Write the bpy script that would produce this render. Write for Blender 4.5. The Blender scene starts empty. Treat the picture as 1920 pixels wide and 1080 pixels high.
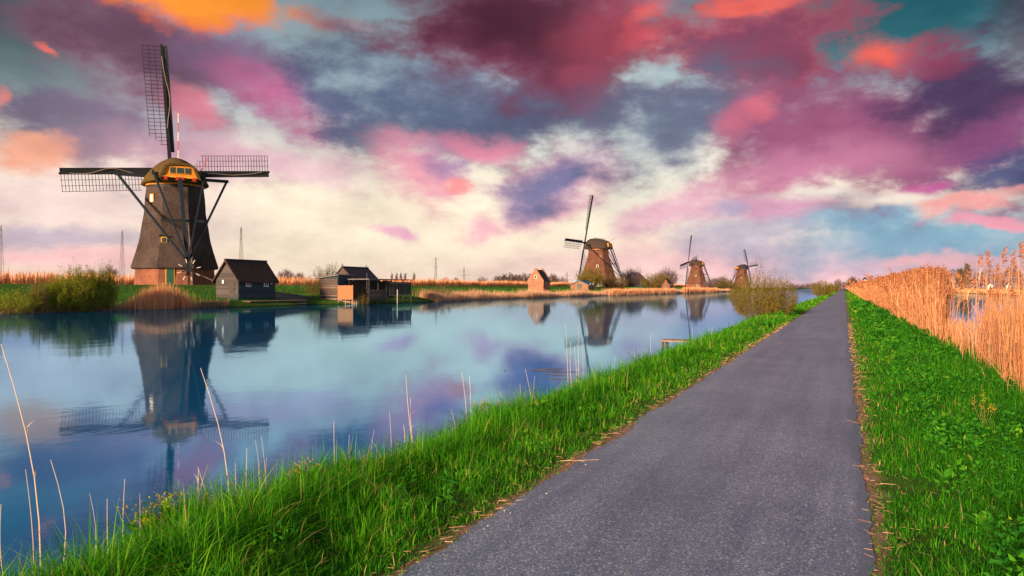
import bpy, math
import numpy as np
from mathutils import Vector
R_ = math.radians
sc = bpy.context.scene
col = sc.collection
rng = np.random.default_rng(7)

# ---------------------------------------------------------------- camera
F = 1371.0                       # focal length in photo pixels (1920 wide)
TH = math.atan(623 / F)          # the path runs along +Y; the camera looks this far to its left
C_, S_ = math.cos(TH), math.sin(TH)
EYE = 1.42                       # metres above the water (z = 0)
cam = bpy.data.cameras.new('camera')
cam.sensor_width = 36.0
cam.lens = F / 1920 * 36.0
cam.clip_start = 0.05
cam.clip_end = 9000
camo = bpy.data.objects.new('camera', cam)
col.objects.link(camo)
camo.location = (0, 0, EYE)
camo.rotation_euler = (R_(90), 0, TH)
sc.camera = camo

cy = sc.cycles
cy.use_adaptive_sampling = True
cy.adaptive_threshold = 0.012
cy.adaptive_min_samples = 24
cy.max_bounces = 5
cy.diffuse_bounces = 2
cy.glossy_bounces = 3
cy.transmission_bounces = 3
cy.transparent_max_bounces = 4
cy.use_denoising = True
cy.sample_clamp_indirect = 4.0

# ---------------------------------------------------------------- exposure, sun, sky
EXPO = 1.15
vs = sc.view_settings
vs.view_transform = 'Standard'
vs.look = 'None'
vs.gamma = 1.0
vs.exposure = EXPO
SUN_EL = R_(12.0)
SUN_AZ = math.atan2(-0.16, -1.0)       # compass angle of the sun: x = sin, y = cos (behind the camera, a little left)
sun = bpy.data.lights.new('sun', 'SUN')
sun.energy = 4.7
sun.angle = R_(10)
sun.color = (1.0, 0.65, 0.40)
suno = bpy.data.objects.new('sun', sun)
col.objects.link(suno)
_d = Vector((math.sin(SUN_AZ) * math.cos(SUN_EL), math.cos(SUN_AZ) * math.cos(SUN_EL), math.sin(SUN_EL)))
suno.rotation_euler = _d.to_track_quat('Z', 'Y').to_euler()
suno.location = (-20, -60, 40)


def lin(c, k=1.0):
    o = []
    for v in c:
        v = v / 255.0
        o.append((v / 12.92 if v <= 0.04045 else ((v + 0.055) / 1.055) ** 2.4) * k)
    return (*o, 1.0)


world = bpy.data.worlds.new('World')
sc.world = world
world.use_nodes = True
WT = world.node_tree
world.cycles.sampling_method = 'MANUAL'
world.cycles.sample_map_resolution = 256
WT.nodes.clear()


def wn(t, **kw):
    n = WT.nodes.new(t)
    for k, v in kw.items():
        setattr(n, k, v)
    return n


def wl(a, b):
    WT.links.new(a, b)


def wmath(op, a, b=None, c=None):
    n = wn('ShaderNodeMath', operation=op)
    for i, v in enumerate((a, b, c)):
        if v is None:
            continue
        if isinstance(v, (int, float)):
            n.inputs[i].default_value = v
        else:
            wl(v, n.inputs[i])
    return n.outputs[0]


def wmix(fac, a, b):
    n = wn('ShaderNodeMix', data_type='RGBA')
    for i, v in ((0, fac), (6, a), (7, b)):
        if isinstance(v, (int, float)) or isinstance(v, tuple):
            n.inputs[i].default_value = v
        else:
            wl(v, n.inputs[i])
    return n.outputs[2]


SKY_BG = 0.1
K = 1.0 / SKY_BG / (2 ** EXPO)           # colours below are as seen; the Background node runs at 0.1
tc = wn('ShaderNodeTexCoord')
rot = wn('ShaderNodeVectorRotate', rotation_type='Z_AXIS')
wl(tc.outputs['Generated'], rot.inputs['Vector'])
rot.inputs['Angle'].default_value = -TH
sep = wn('ShaderNodeSeparateXYZ')
wl(rot.outputs[0], sep.inputs[0])
az = wmath('MULTIPLY', wmath('ARCTAN2', sep.outputs[0], sep.outputs[1]), 57.29578)
el0 = wmath('MULTIPLY', wmath('ARCSINE', sep.outputs[2]), 57.29578)
el = wmath('MAXIMUM', el0, 0.0)
uv = wn('ShaderNodeCombineXYZ')
wl(az, uv.inputs[0])
wl(el, uv.inputs[1])


def wnoise(scale, detail, rough, off=(0, 0, 0), zs=2.4):
    m = wn('ShaderNodeMapping', vector_type='POINT')
    wl(rot.outputs[0], m.inputs[0])
    m.inputs['Location'].default_value = off
    m.inputs['Scale'].default_value = (1, 1, zs)
    n = wn('ShaderNodeTexNoise')
    n.inputs['Scale'].default_value = scale
    n.inputs['Detail'].default_value = detail
    n.inputs['Roughness'].default_value = rough
    wl(m.outputs[0], n.inputs['Vector'])
    return n


nA = wnoise(6.0, 2, 0.5, (0, 0, 0), 1.7)
nB = wnoise(19.0, 4, 0.6, (3, 1, 5), 1.6)
nC = wnoise(11.0, 7, 0.6, (9, 2, 1), 1.9)
sub = wn('ShaderNodeVectorMath', operation='SUBTRACT')
wl(nA.outputs['Color'], sub.inputs[0])
sub.inputs[1].default_value = (0.5, 0.5, 0.5)
wa = wn('ShaderNodeVectorMath', operation='MULTIPLY_ADD')
wl(sub.outputs[0], wa.inputs[0])
wa.inputs[1].default_value = (5.0, 3.2, 0)
wl(uv.outputs[0], wa.inputs[2])
sub2 = wn('ShaderNodeVectorMath', operation='SUBTRACT')
wl(nB.outputs['Color'], sub2.inputs[0])
sub2.inputs[1].default_value = (0.5, 0.5, 0.5)
wb = wn('ShaderNodeVectorMath', operation='MULTIPLY_ADD')
wl(sub2.outputs[0], wb.inputs[0])
wb.inputs[1].default_value = (2.6, 2.0, 0)
wl(wa.outputs[0], wb.inputs[2])
WUV = wb.outputs[0]
nz = wmath('SUBTRACT', nC.outputs['Fac'], 0.5)      # about -0.25 .. 0.25

# clear air between the clouds: the Nishita sky, warmed near the horizon
sky = wn('ShaderNodeTexSky')
sky.sky_type = 'NISHITA'
sky.sun_disc = False
sky.sun_elevation = SUN_EL
sky.sun_rotation = SUN_AZ
sky.dust_density = 2.0
ramp = wn('ShaderNodeValToRGB')
wl(wmath('DIVIDE', el, 90.0), ramp.inputs[0])
els = ramp.color_ramp.elements
stops = [(0, (250, 205, 198)), (3, (249, 220, 198)), (6, (249, 231, 202)), (10, (246, 230, 210)), (13.5, (196, 198, 196)),
         (17, (142, 165, 172)), (22, (74, 104, 114)), (35, (60, 92, 112)), (90, (52, 80, 110))]
els[0].position = 0
els[0].color = lin(stops[0][1], K)
els[1].position = 1
els[1].color = lin(stops[-1][1], K)
for e, c in stops[1:-1]:
    x = els.new(e / 90.0)
    x.color = lin(c, K)
COL = wmix(0.82, sky.outputs[0], ramp.outputs[0])
# scattered mauve and rose cloud all round the sky
cl = wn('ShaderNodeMapRange', interpolation_type='SMOOTHSTEP')
nD = wnoise(3.2, 4, 0.6, (4, 7, 2), 3.0)
wl(nD.outputs['Fac'], cl.inputs[0])
cl.inputs[1].default_value = 0.47
cl.inputs[2].default_value = 0.66
cl.inputs[3].default_value = 0
cl.inputs[4].default_value = 0.85
hz = wn('ShaderNodeMapRange', interpolation_type='SMOOTHSTEP')
wl(el, hz.inputs[0])
hz.inputs[1].default_value = 14
hz.inputs[2].default_value = 24
hz.inputs[3].default_value = 0.12
hz.inputs[4].default_value = 1
rc = wn('ShaderNodeValToRGB')
wl(nB.outputs['Fac'], rc.inputs[0])
rc.color_ramp.elements[0].position = 0.36
rc.color_ramp.elements[0].color = lin((96, 84, 116), K)
rc.color_ramp.elements[1].position = 0.66
rc.color_ramp.elements[1].color = lin((214, 118, 128), K)
COL = wmix(wmath('MULTIPLY', cl.outputs[0], hz.outputs[0]), COL, rc.outputs[0])


def px_dir(px, py):
    return (math.degrees(math.atan((px - 960) / F)), math.degrees(math.atan((540 - py) / math.hypot(F, px - 960))))


def cloud(px, py, rx, ry, rotd, rgb, soft=0.55, amp=1.1, op=0.92):
    """one cloud mass of the evening sky, given by its direction and angular size"""
    global COL
    u, v = px_dir(px, py)
    kx = math.degrees(1 / F) * math.cos(R_(u)) ** 2
    ky = math.degrees(1 / F) * math.cos(R_(u))
    m = wn('ShaderNodeMapping', vector_type='TEXTURE')
    wl(WUV, m.inputs[0])
    m.inputs['Location'].default_value = (u, v, 0)
    m.inputs['Rotation'].default_value = (0, 0, R_(-rotd))
    m.inputs['Scale'].default_value = (rx * kx, ry * ky, 1)
    ln = wn('ShaderNodeVectorMath', operation='LENGTH')
    wl(m.outputs[0], ln.inputs[0])
    q = wmath('MULTIPLY_ADD', nz, amp * 2.0, ln.outputs['Value'])
    r = wn('ShaderNodeMapRange', interpolation_type='SMOOTHSTEP')
    wl(q, r.inputs[0])
    r.inputs[1].default_value = 1 - soft
    r.inputs[2].default_value = 1 + soft
    r.inputs[3].default_value = op
    r.inputs[4].default_value = 0
    COL = wmix(r.outputs[0], COL, lin(rgb, K))


CLOUDS = [
    # broad tones of air
    (780, 410, 700, 135, 0, (253, 236, 210), 0.9, 0.25, 0.92),
    (1640, 45, 400, 110, 0, (6, 90, 102), 0.7, 0.4, 0.92),
    (600, 110, 210, 150, 0, (138, 160, 168), 0.9, 0.4, 0.95),
    (40, 40, 260, 150, 0, (50, 68, 78), 0.9, 0.5, 0.9),
    (60, 130, 140, 60, 0, (104, 124, 130), 0.9, 0.5, 0.7),
    (1140, 225, 200, 130, 0, (192, 202, 200), 0.9, 0.4, 0.8),
    (100, 380, 330, 70, 0, (243, 212, 212), 0.9, 0.4, 0.75),
    (1560, 497, 520, 42, 0, (246, 188, 200), 0.9, 0.3, 0.85),
    (80, 497, 300, 24, 0, (250, 192, 196), 0.9, 0.3, 0.8),
    (95, 456, 190, 24, 0, (188, 172, 192), 0.6, 0.6, 0.8),
    (1740, 445, 300, 52, -4, (118, 170, 196), 0.7, 0.9, 0.9),
    (1600, 400, 130, 36, 0, (132, 174, 200), 0.5, 1.2, 0.85),
    # over the big mill
    (130, 232, 150, 66, 8, (112, 100, 126), 0.5, 1.5, 0.9),
    (330, 240, 170, 60, 20, (152, 132, 158), 0.8, 1.3, 0.7),
    (430, 300, 200, 40, 0, (232, 178, 194), 0.9, 1.2, 0.7),
    (265, 85, 200, 76, 20, (150, 102, 122), 0.6, 1.3, 0.8),
    (255, 68, 165, 54, 18, (106, 74, 94), 0.6, 1.3, 0.92),
    (470, 130, 120, 70, 35, (130, 104, 134), 0.6, 1.5, 0.88),
    (520, 192, 92, 44, 24, (200, 106, 150), 0.7, 1.4, 0.82),
    (365, 205, 46, 24, 25, (232, 136, 152), 0.8, 1.6, 0.8),
    (625, 205, 80, 38, 25, (98, 90, 134), 0.6, 1.5, 0.85),
    (355, 6, 180, 32, 3, (246, 116, 76), 0.5, 1.4, 0.9),
    (360, 0, 160, 25, 2, (255, 156, 52), 0.6, 1.3, 0.92),
    (90, 78, 26, 9, 22, (240, 118, 108), 0.6, 1.2, 0.85),
    (0, 178, 14, 18, 0, (240, 130, 120), 0.8, 1.0, 0.7),
    (66, 292, 62, 32, 0, (254, 178, 148), 0.6, 1.5, 0.92),
    (650, 42, 60, 12, 5, (170, 96, 104), 0.8, 1.2, 0.5),
    # the great cloud in the middle
    (870, 182, 235, 92, 6, (104, 111, 136), 0.6, 1.3, 0.92),
    (1010, 180, 135, 86, 0, (92, 92, 122), 0.6, 1.3, 0.92),
    (790, 218, 200, 58, 12, (90, 103, 132), 0.7, 1.3, 0.9),
    (1000, 55, 215, 104, 0, (150, 82, 104), 0.5, 1.1, 0.92),
    (985, 60, 190, 100, 0, (112, 56, 78), 0.6, 1.1, 0.94),
    (940, 22, 130, 60, 0, (80, 42, 58), 0.9, 1.0, 0.88),
    (1155, 45, 84, 54, -8, (168, 76, 94), 0.9, 1.3, 0.85),
    (1216, 20, 34, 18, -15, (240, 104, 100), 0.8, 1.9, 0.7),
    (1205, 78, 30, 14, 10, (226, 94, 102), 0.9, 1.9, 0.65),
    (1085, 138, 40, 18, 0, (176, 84, 108), 0.9, 1.5, 0.5),
    (905, 274, 70, 22, 5, (244, 148, 172), 0.8, 1.4, 0.8),
    (805, 325, 84, 44, 28, (246, 162, 182), 0.6, 1.5, 0.88),
    (838, 312, 42, 26, 25, (164, 132, 174), 0.8, 1.4, 0.8),
    (866, 352, 34, 14, 0, (255, 156, 152), 0.6, 1.4, 0.85),
    (1035, 350, 140, 52, -20, (246, 176, 192), 0.6, 1.7, 0.85),
    (1024, 346, 108, 38, -20, (116, 120, 162), 0.65, 1.3, 0.93),
    (728, 437, 36, 16, 3, (240, 178, 200), 0.6, 1.0, 0.9),
    (912, 427, 44, 20, -5, (243, 180, 192), 0.7, 1.0, 0.88),
    (580, 320, 70, 24, 20, (248, 204, 212), 0.8, 1.4, 0.6),
    # over the path and the reeds
    (1600, 250, 360, 108, 8, (182, 108, 140), 0.55, 1.4, 0.9),
    (1610, 246, 340, 98, 8, (130, 80, 112), 0.65, 1.4, 0.9),
    (1400, 86, 168, 74, -4, (206, 96, 108), 0.4, 1.4, 0.9),
    (1412, 90, 158, 68, -4, (134, 72, 98), 0.5, 1.5, 0.94),
    (1405, 8, 90, 14, -4, (244, 108, 96), 0.6, 1.7, 0.9),
    (1255, 228, 140, 82, -25, (102, 114, 140), 0.6, 1.3, 0.92),
    (1570, 262, 170, 62, 10, (174, 96, 134), 0.9, 1.6, 0.75),
    (1490, 325, 190, 34, -8, (216, 138, 170), 0.8, 1.7, 0.8),
    (1372, 236, 50, 24, -30, (222, 116, 140), 0.95, 1.7, 0.7),
    (1432, 214, 30, 14, 20, (238, 122, 134), 0.8, 1.7, 0.65),
    (1825, 188, 190, 84, 6, (72, 58, 94), 0.6, 1.3, 0.92),
    (1915, 70, 60, 60, 0, (84, 56, 76), 0.8, 1.2, 0.6),
    (1690, 112, 110, 38, 6, (150, 72, 98), 0.5, 1.6, 0.9),
    (1632, 100, 72, 27, 12, (246, 106, 90), 0.7, 1.5, 0.9),
    (1850, 268, 130, 34, -18, (150, 86, 132), 0.7, 1.5, 0.85),
    (1865, 322, 110, 36, -6, (76, 86, 128), 0.6, 1.5, 0.92),
    (1735, 350, 50, 16, -10, (206, 102, 160), 0.7, 1.5, 0.85),
    (1530, 362, 84, 14, 0, (248, 236, 222), 0.7, 1.6, 0.92),
    (1690, 378, 76, 17, 0, (248, 232, 216), 0.7, 1.6, 0.94),
    (1805, 376, 84, 13, -8, (252, 174, 168), 0.5, 1.7, 0.95),
    (1850, 410, 110, 11, 4, (247, 162, 180), 0.5, 1.7, 0.92),
    (1385, 432, 110, 40, -5, (196, 186, 210), 0.8, 1.5, 0.75),
    (1245, 398, 84, 30, -22, (246, 186, 206), 0.8, 1.6, 0.8),
    (1440, 388, 80, 18, 0, (238, 172, 198), 0.7, 1.7, 0.8),
    (1345, 385, 30, 10, 0, (178, 180, 208), 0.8, 1.4, 0.6),
    (1740, 485, 120, 12, -3, (250, 188, 192), 0.7, 1.5, 0.8),
]
for c in CLOUDS:
    cloud(*c)
# billow: fine light and dark in the cloud tops
bl = wmath('MULTIPLY_ADD', nC.outputs['Fac'], 0.85, 0.575)
bv = wn('ShaderNodeVectorMath', operation='SCALE')
wl(COL, bv.inputs[0])
wl(bl, bv.inputs['Scale'])
bg = wn('ShaderNodeBackground')
wl(bv.outputs[0], bg.inputs[0])
bg.inputs[1].default_value = SKY_BG
wo = wn('ShaderNodeOutputWorld')
wl(bg.outputs[0], wo.inputs[0])

# ================================================================ helpers
def zat(py, depth):
    return EYE + (540 - py) / F * depth


def cw(a, b):
    """camera-frame ground vector (right, forward) -> world"""
    return (a * C_ - b * S_, a * S_ + b * C_)


def at(px, depth):
    return cw((px - 960) / F * depth, depth)


def on_s(px, s):
    k = (px - 960) / F
    return s * (C_ + k * S_) / (k * C_ - S_)


def depth_of(x, y):
    return -x * S_ + y * C_


def tag(o, label=None, cat=None, group=None, kind=None):
    for k, v in (('label', label), ('category', cat), ('group', group), ('kind', kind)):
        if v:
            o[k] = v
    return o


def empty(name, loc, label, cat, group=None, rz=0.0):
    o = bpy.data.objects.new(name, None)
    col.objects.link(o)
    o.location = loc
    o.rotation_euler = (0, 0, rz)
    o.empty_display_size = 0.3
    return tag(o, label, cat, group)


def link(name, me, parent=None, loc=None):
    o = bpy.data.objects.new(name, me)
    col.objects.link(o)
    if parent is not None:
        o.parent = parent
    if loc is not None:
        o.location = loc
    return o


class MB:
    def __init__(self):
        self.v = []
        self.f = []

    def add(self, vs_, fs):
        n = len(self.v)
        self.v += [tuple(p) for p in vs_]
        self.f += [tuple(i + n for i in q) for q in fs]
        return self

    def hexa(self, p):
        return self.add(p, [(0, 3, 2, 1), (4, 5, 6, 7), (0, 1, 5, 4), (1, 2, 6, 5), (2, 3, 7, 6), (3, 0, 4, 7)])

    def box(self, x0, x1, y0, y1, z0, z1):
        return self.hexa([(x0, y0, z0), (x1, y0, z0), (x1, y1, z0), (x0, y1, z0), (x0, y0, z1), (x1, y0, z1), (x1, y1, z1), (x0, y1, z1)])

    def bar(self, p, q, w, h=None, side=None, w2=None, h2=None):
        """box from p to q; w measured along side, h across it"""
        p, q = Vector(p), Vector(q)
        d = (q - p).normalized()
        if side is None:
            side = Vector((0, 0, 1)).cross(d)
            if side.length < 1e-3:
                side = Vector((1, 0, 0))
        side = Vector(side)
        side = (side - d * side.dot(d)).normalized()
        up = d.cross(side)
        h = w if h is None else h
        w2 = w if w2 is None else w2
        h2 = h if h2 is None else h2
        a, b = side * w / 2, up * h / 2
        a2, b2 = side * w2 / 2, up * h2 / 2
        return self.hexa([p - a - b, p + a - b, q + a2 - b2, q - a2 - b2, p - a + b, p + a + b, q + a2 + b2, q - a2 + b2])

    def tube(self, pts, rad, n=6, caps=True):
        pts = [Vector(p) for p in pts]
        if isinstance(rad, (int, float)):
            rad = [rad] * len(pts)
        base = len(self.v)
        ref = None
        for i, p in enumerate(pts):
            d = (pts[min(i + 1, len(pts) - 1)] - pts[max(i - 1, 0)]).normalized()
            if ref is None:
                ref = Vector((0, 0, 1)) if abs(d.z) < 0.9 else Vector((1, 0, 0))
            a = (ref - d * ref.dot(d)).normalized()
            b = d.cross(a)
            ref = a
            for k in range(n):
                t = 2 * math.pi * k / n
                self.v.append(tuple(p + (a * math.cos(t) + b * math.sin(t)) * rad[i]))
        for i in range(len(pts) - 1):
            for k in range(n):
                k2 = (k + 1) % n
                self.f.append((base + i * n + k, base + i * n + k2, base + (i + 1) * n + k2, base + (i + 1) * n + k))
        if caps:
            self.f.append(tuple(base + k for k in reversed(range(n))))
            self.f.append(tuple(base + (len(pts) - 1) * n + k for k in range(n)))
        return self

    def loft(self, rings, caps=True):
        n = len(rings[0])
        base = len(self.v)
        for r in rings:
            self.v += [tuple(p) for p in r]
        for i in range(len(rings) - 1):
            for k in range(n):
                k2 = (k + 1) % n
                self.f.append((base + i * n + k, base + i * n + k2, base + (i + 1) * n + k2, base + (i + 1) * n + k))
        if caps:
            self.f.append(tuple(base + k for k in reversed(range(n))))
            self.f.append(tuple(base + (len(rings) - 1) * n + k for k in range(n)))
        return self

    def obj(self, name, mat, parent=None, smooth=False, loc=None):
        me = bpy.data.meshes.new(name)
        me.from_pydata(self.v, [], self.f)
        me.materials.append(mat)
        if smooth:
            me.polygons.foreach_set('use_smooth', [True] * len(me.polygons))
        me.update()
        return link(name, me, parent, loc)


def tri_mesh(name, V, T, tint, mat, smooth=False):
    me = bpy.data.meshes.new(name)
    V = np.ascontiguousarray(V, dtype=np.float32)
    T = np.ascontiguousarray(T, dtype=np.int32)
    me.vertices.add(len(V))
    me.vertices.foreach_set('co', V.ravel())
    me.loops.add(T.size)
    me.loops.foreach_set('vertex_index', T.ravel())
    me.polygons.add(len(T))
    me.polygons.foreach_set('loop_start', np.arange(0, T.size, 3, dtype=np.int32))
    if tint is not None:
        a = me.attributes.new('tint', 'FLOAT', 'POINT')
        a.data.foreach_set('value', np.ascontiguousarray(tint, dtype=np.float32))
    me.materials.append(mat)
    me.update(calc_edges=True)
    if smooth:
        me.polygons.foreach_set('use_smooth', np.ones(len(T), dtype=bool))
    return me


class Veg:
    """collects triangles of many leaves, blades and stems"""
    def __init__(self):
        self.V, self.T, self.C, self.n = [], [], [], 0

    def push(self, V, T, c):
        self.V.append(V.reshape(-1, 3))
        self.T.append(T.reshape(-1, 3) + self.n)
        self.C.append(c.ravel())
        self.n += len(self.V[-1])

    def blades(self, P, H, W, bend, tint, segs=3, taper=0.8, ang=None, bang=None):
        N = len(P)
        if N == 0:
            return
        ang = rng.uniform(0, 2 * np.pi, N) if ang is None else ang
        bang = ang + np.pi / 2 + rng.normal(0, 0.4, N) if bang is None else bang
        side = np.stack([np.cos(ang), np.sin(ang), np.zeros(N)], 1)
        bd = np.stack([np.cos(bang), np.sin(bang), np.zeros(N)], 1)
        rows = []
        for i in range(segs + 1):
            u = i / segs
            c = P + bd * (bend * H * u ** 2)[:, None]
            c[:, 2] += H * u - 0.35 * np.abs(bend) * H * u ** 2
            w = W * (1 - u ** 1.5) ** taper * 0.5
            if i < segs:
                rows += [c - side * w[:, None], c + side * w[:, None]]
            else:
                rows += [c]
        m = 2 * segs + 1
        V = np.stack(rows, 1)
        t = []
        for i in range(segs - 1):
            a = 2 * i
            t += [(a, a + 1, a + 3), (a, a + 3, a + 2)]
        t.append((2 * segs - 2, 2 * segs - 1, 2 * segs))
        T = np.array(t)[None] + (np.arange(N) * m)[:, None, None]
        self.push(V, T, np.repeat(tint, m))

    def leaves(self, P, L, W, tint, up=0.3, fold=0.18, D=None):
        """pointed leaves: six corners, folded along the rib"""
        N = len(P)
        if N == 0:
            return
        if D is None:
            D = rng.normal(0, 1, (N, 3))
            D[:, 2] = np.abs(D[:, 2]) * 0.6 + up
        D = D / np.linalg.norm(D, axis=1, keepdims=True)
        A = rng.normal(0, 1, (N, 3))
        A = A - D * (A * D).sum(1, keepdims=True)
        A /= np.linalg.norm(A, axis=1, keepdims=True)
        Nn = np.cross(D, A)
        L = L[:, None]
        W = W[:, None]
        mid = P + D * L * 0.45
        tip = P + D * L - Nn * L * 0.12
        V = np.stack([P, mid + A * W / 2 + Nn * W * fold, tip, mid - A * W / 2 + Nn * W * fold], 1)
        T = np.array([(0, 1, 2), (0, 2, 3)])[None] + (np.arange(N) * 4)[:, None, None]
        self.push(V, T, np.repeat(tint, 4))

    def sticks(self, P, Q, r0, r1, tint):
        """three-sided tapering stems from P to Q"""
        N = len(P)
        if N == 0:
            return
        D = Q - P
        D = D / (np.linalg.norm(D, axis=1, keepdims=True) + 1e-9)
        A = np.cross(D, np.array([0.31, 0.87, 0.12]))
        A /= np.linalg.norm(A, axis=1, keepdims=True) + 1e-9
        B = np.cross(D, A)
        vs_ = []
        for (o, r) in ((P, r0), (Q, r1)):
            for k in range(3):
                t = 2 * np.pi * k / 3
                vs_.append(o + (A * np.cos(t) + B * np.sin(t)) * np.asarray(r).reshape(-1, 1))
        V = np.stack(vs_, 1)
        t = []
        for k in range(3):
            k2 = (k + 1) % 3
            t += [(k, k2, 3 + k2), (k, 3 + k2, 3 + k)]
        T = np.array(t)[None] + (np.arange(N) * 6)[:, None, None]
        self.push(V, T, np.repeat(tint, 6))

    def mesh(self, name, mat):
        return tri_mesh(name, np.concatenate(self.V), np.concatenate(self.T), np.concatenate(self.C), mat)


# ================================================================ materials
def new_mat(name):
    m = bpy.data.materials.new(name)
    m.use_nodes = True
    nt = m.node_tree
    nt.nodes.clear()
    out = nt.nodes.new('ShaderNodeOutputMaterial')
    return m, nt, out


def ramp_node(nt, stops):
    r = nt.nodes.new('ShaderNodeValToRGB')
    e = r.color_ramp.elements
    e[0].position, e[0].color = stops[0][0], (*stops[0][1], 1)
    e[1].position, e[1].color = stops[-1][0], (*stops[-1][1], 1)
    for p, c in stops[1:-1]:
        x = e.new(p)
        x.color = (*c, 1)
    return r


def noise_node(nt, scale, detail=4, rough=0.55, stretch=(1, 1, 1), coord='Object', rot=(0, 0, 0)):
    t = nt.nodes.new('ShaderNodeTexCoord')
    m = nt.nodes.new('ShaderNodeMapping')
    m.inputs['Scale'].default_value = stretch
    m.inputs['Rotation'].default_value = rot
    nt.links.new(t.outputs[coord], m.inputs[0])
    n = nt.nodes.new('ShaderNodeTexNoise')
    n.inputs['Scale'].default_value = scale
    n.inputs['Detail'].default_value = detail
    n.inputs['Roughness'].default_value = rough
    nt.links.new(m.outputs[0], n.inputs['Vector'])
    return n


def solid(name, c0, c1, scale=6, stretch=(1, 1, 1), rough=0.8, bump=0.3, bdist=0.02, spec=0.3, detail=5, metal=0.0):
    """two tones mixed by noise, with relief from the same noise"""
    m, nt, out = new_mat(name)
    n = noise_node(nt, scale, detail, 0.6, stretch)
    r = ramp_node(nt, [(0.3, c0), (0.7, c1)])
    nt.links.new(n.outputs['Fac'], r.inputs[0])
    b = nt.nodes.new('ShaderNodeBsdfPrincipled')
    nt.links.new(r.outputs[0], b.inputs['Base Color'])
    b.inputs['Roughness'].default_value = rough
    b.inputs['Specular IOR Level'].default_value = spec
    b.inputs['Metallic'].default_value = metal
    if bump:
        bp = nt.nodes.new('ShaderNodeBump')
        bp.inputs['Strength'].default_value = bump
        bp.inputs['Distance'].default_value = bdist
        nt.links.new(n.outputs['Fac'], bp.inputs['Height'])
        nt.links.new(bp.outputs[0], b.inputs['Normal'])
    nt.links.new(b.outputs[0], out.inputs[0])
    return m


def leafy(name, stops, trans=0.35, patch=0.0, pscale=0.6):
    """foliage: colour by each leaf's own tint, light partly passing through"""
    m, nt, out = new_mat(name)
    a = nt.nodes.new('ShaderNodeAttribute')
    a.attribute_name = 'tint'
    r = ramp_node(nt, stops)
    if patch:
        n = noise_node(nt, pscale, 3)
        mm = nt.nodes.new('ShaderNodeMath')
        mm.operation = 'MULTIPLY_ADD'
        nt.links.new(n.outputs['Fac'], mm.inputs[0])
        mm.inputs[1].default_value = patch
        sb = nt.nodes.new('ShaderNodeMath')
        sb.operation = 'SUBTRACT'
        nt.links.new(a.outputs['Fac'], sb.inputs[0])
        sb.inputs[1].default_value = patch * 0.5
        nt.links.new(sb.outputs[0], mm.inputs[2])
        nt.links.new(mm.outputs[0], r.inputs[0])
    else:
        nt.links.new(a.outputs['Fac'], r.inputs[0])
    d = nt.nodes.new('ShaderNodeBsdfDiffuse')
    t = nt.nodes.new('ShaderNodeBsdfTranslucent')
    nt.links.new(r.outputs[0], d.inputs[0])
    nt.links.new(r.outputs[0], t.inputs[0])
    mx = nt.nodes.new('ShaderNodeMixShader')
    mx.inputs[0].default_value = trans
    nt.links.new(d.outputs[0], mx.inputs[1])
    nt.links.new(t.outputs[0], mx.inputs[2])
    nt.links.new(mx.outputs[0], out.inputs[0])
    return m


M = {}
M['grass'] = leafy('grass_blade', [(0.0, (.022, .150, .016)), (0.3, (.050, .300, .014)), (0.6, (.098, .420, .014)), (0.92, (.23, .52, .03)), (1.0, (.58, .42, .20))], 0.45, 0.42, 1.3)
M['weed'] = leafy('weed_leaf', [(0.0, (.016, .120, .016)), (0.5, (.040, .235, .018)), (0.85, (.085, .34, .022)), (1.0, (.28, .40, .04))], 0.4, 0.5, 1.0)
M['far_grass'] = leafy('bank_grass', [(0.0, (.026, .170, .012)), (0.6, (.045, .290, .014)), (1.0, (.10, .37, .02))], 0.35)
M['reed'] = leafy('dry_reed', [(0.0, (.62, .245, .11)), (0.5, (.80, .385, .185)), (1.0, (.86, .56, .34))], 0.25, 0.3, 0.5)
M['pale_reed'] = leafy('pale_reed', [(0.0, (.40, .21, .13)), (0.5, (.62, .36, .24)), (1.0, (.80, .56, .40))], 0.2)
M['stalk'] = leafy('dead_stalk', [(0.0, (.36, .27, .21)), (1.0, (.70, .58, .48))], 0.15)
M['plume'] = leafy('reed_plume', [(0.0, (.34, .12, .06)), (1.0, (.60, .29, .15))], 0.4)
M['sedge'] = leafy('brown_sedge', [(0.0, (.20, .125, .10)), (0.5, (.34, .22, .17)), (1.0, (.50, .33, .22))], 0.2)
M['willow'] = leafy('willow_leaf', [(0.0, (.11, .115, .014)), (0.5, (.22, .20, .022)), (1.0, (.38, .29, .055))], 0.35)
M['shrub'] = leafy('shrub_leaf', [(0.0, (.12, .20, .012)), (0.5, (.25, .32, .02)), (1.0, (.46, .43, .05))], 0.45)
M['dark_leaf'] = leafy('dark_leaf', [(0.0, (.030, .045, .014)), (0.6, (.065, .075, .020)), (1.0, (.13, .11, .04))], 0.25)
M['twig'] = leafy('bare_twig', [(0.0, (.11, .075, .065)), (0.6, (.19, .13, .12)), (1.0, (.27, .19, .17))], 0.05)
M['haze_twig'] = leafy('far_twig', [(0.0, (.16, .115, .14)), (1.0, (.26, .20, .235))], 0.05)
M['bark'] = leafy('stem_bark', [(0.0, (.10, .07, .035)), (1.0, (.26, .19, .08))], 0.0)
M['flower'] = leafy('yellow_flower', [(0.0, (.32, .24, .02)), (1.0, (.55, .42, .04))], 0.3)



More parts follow.
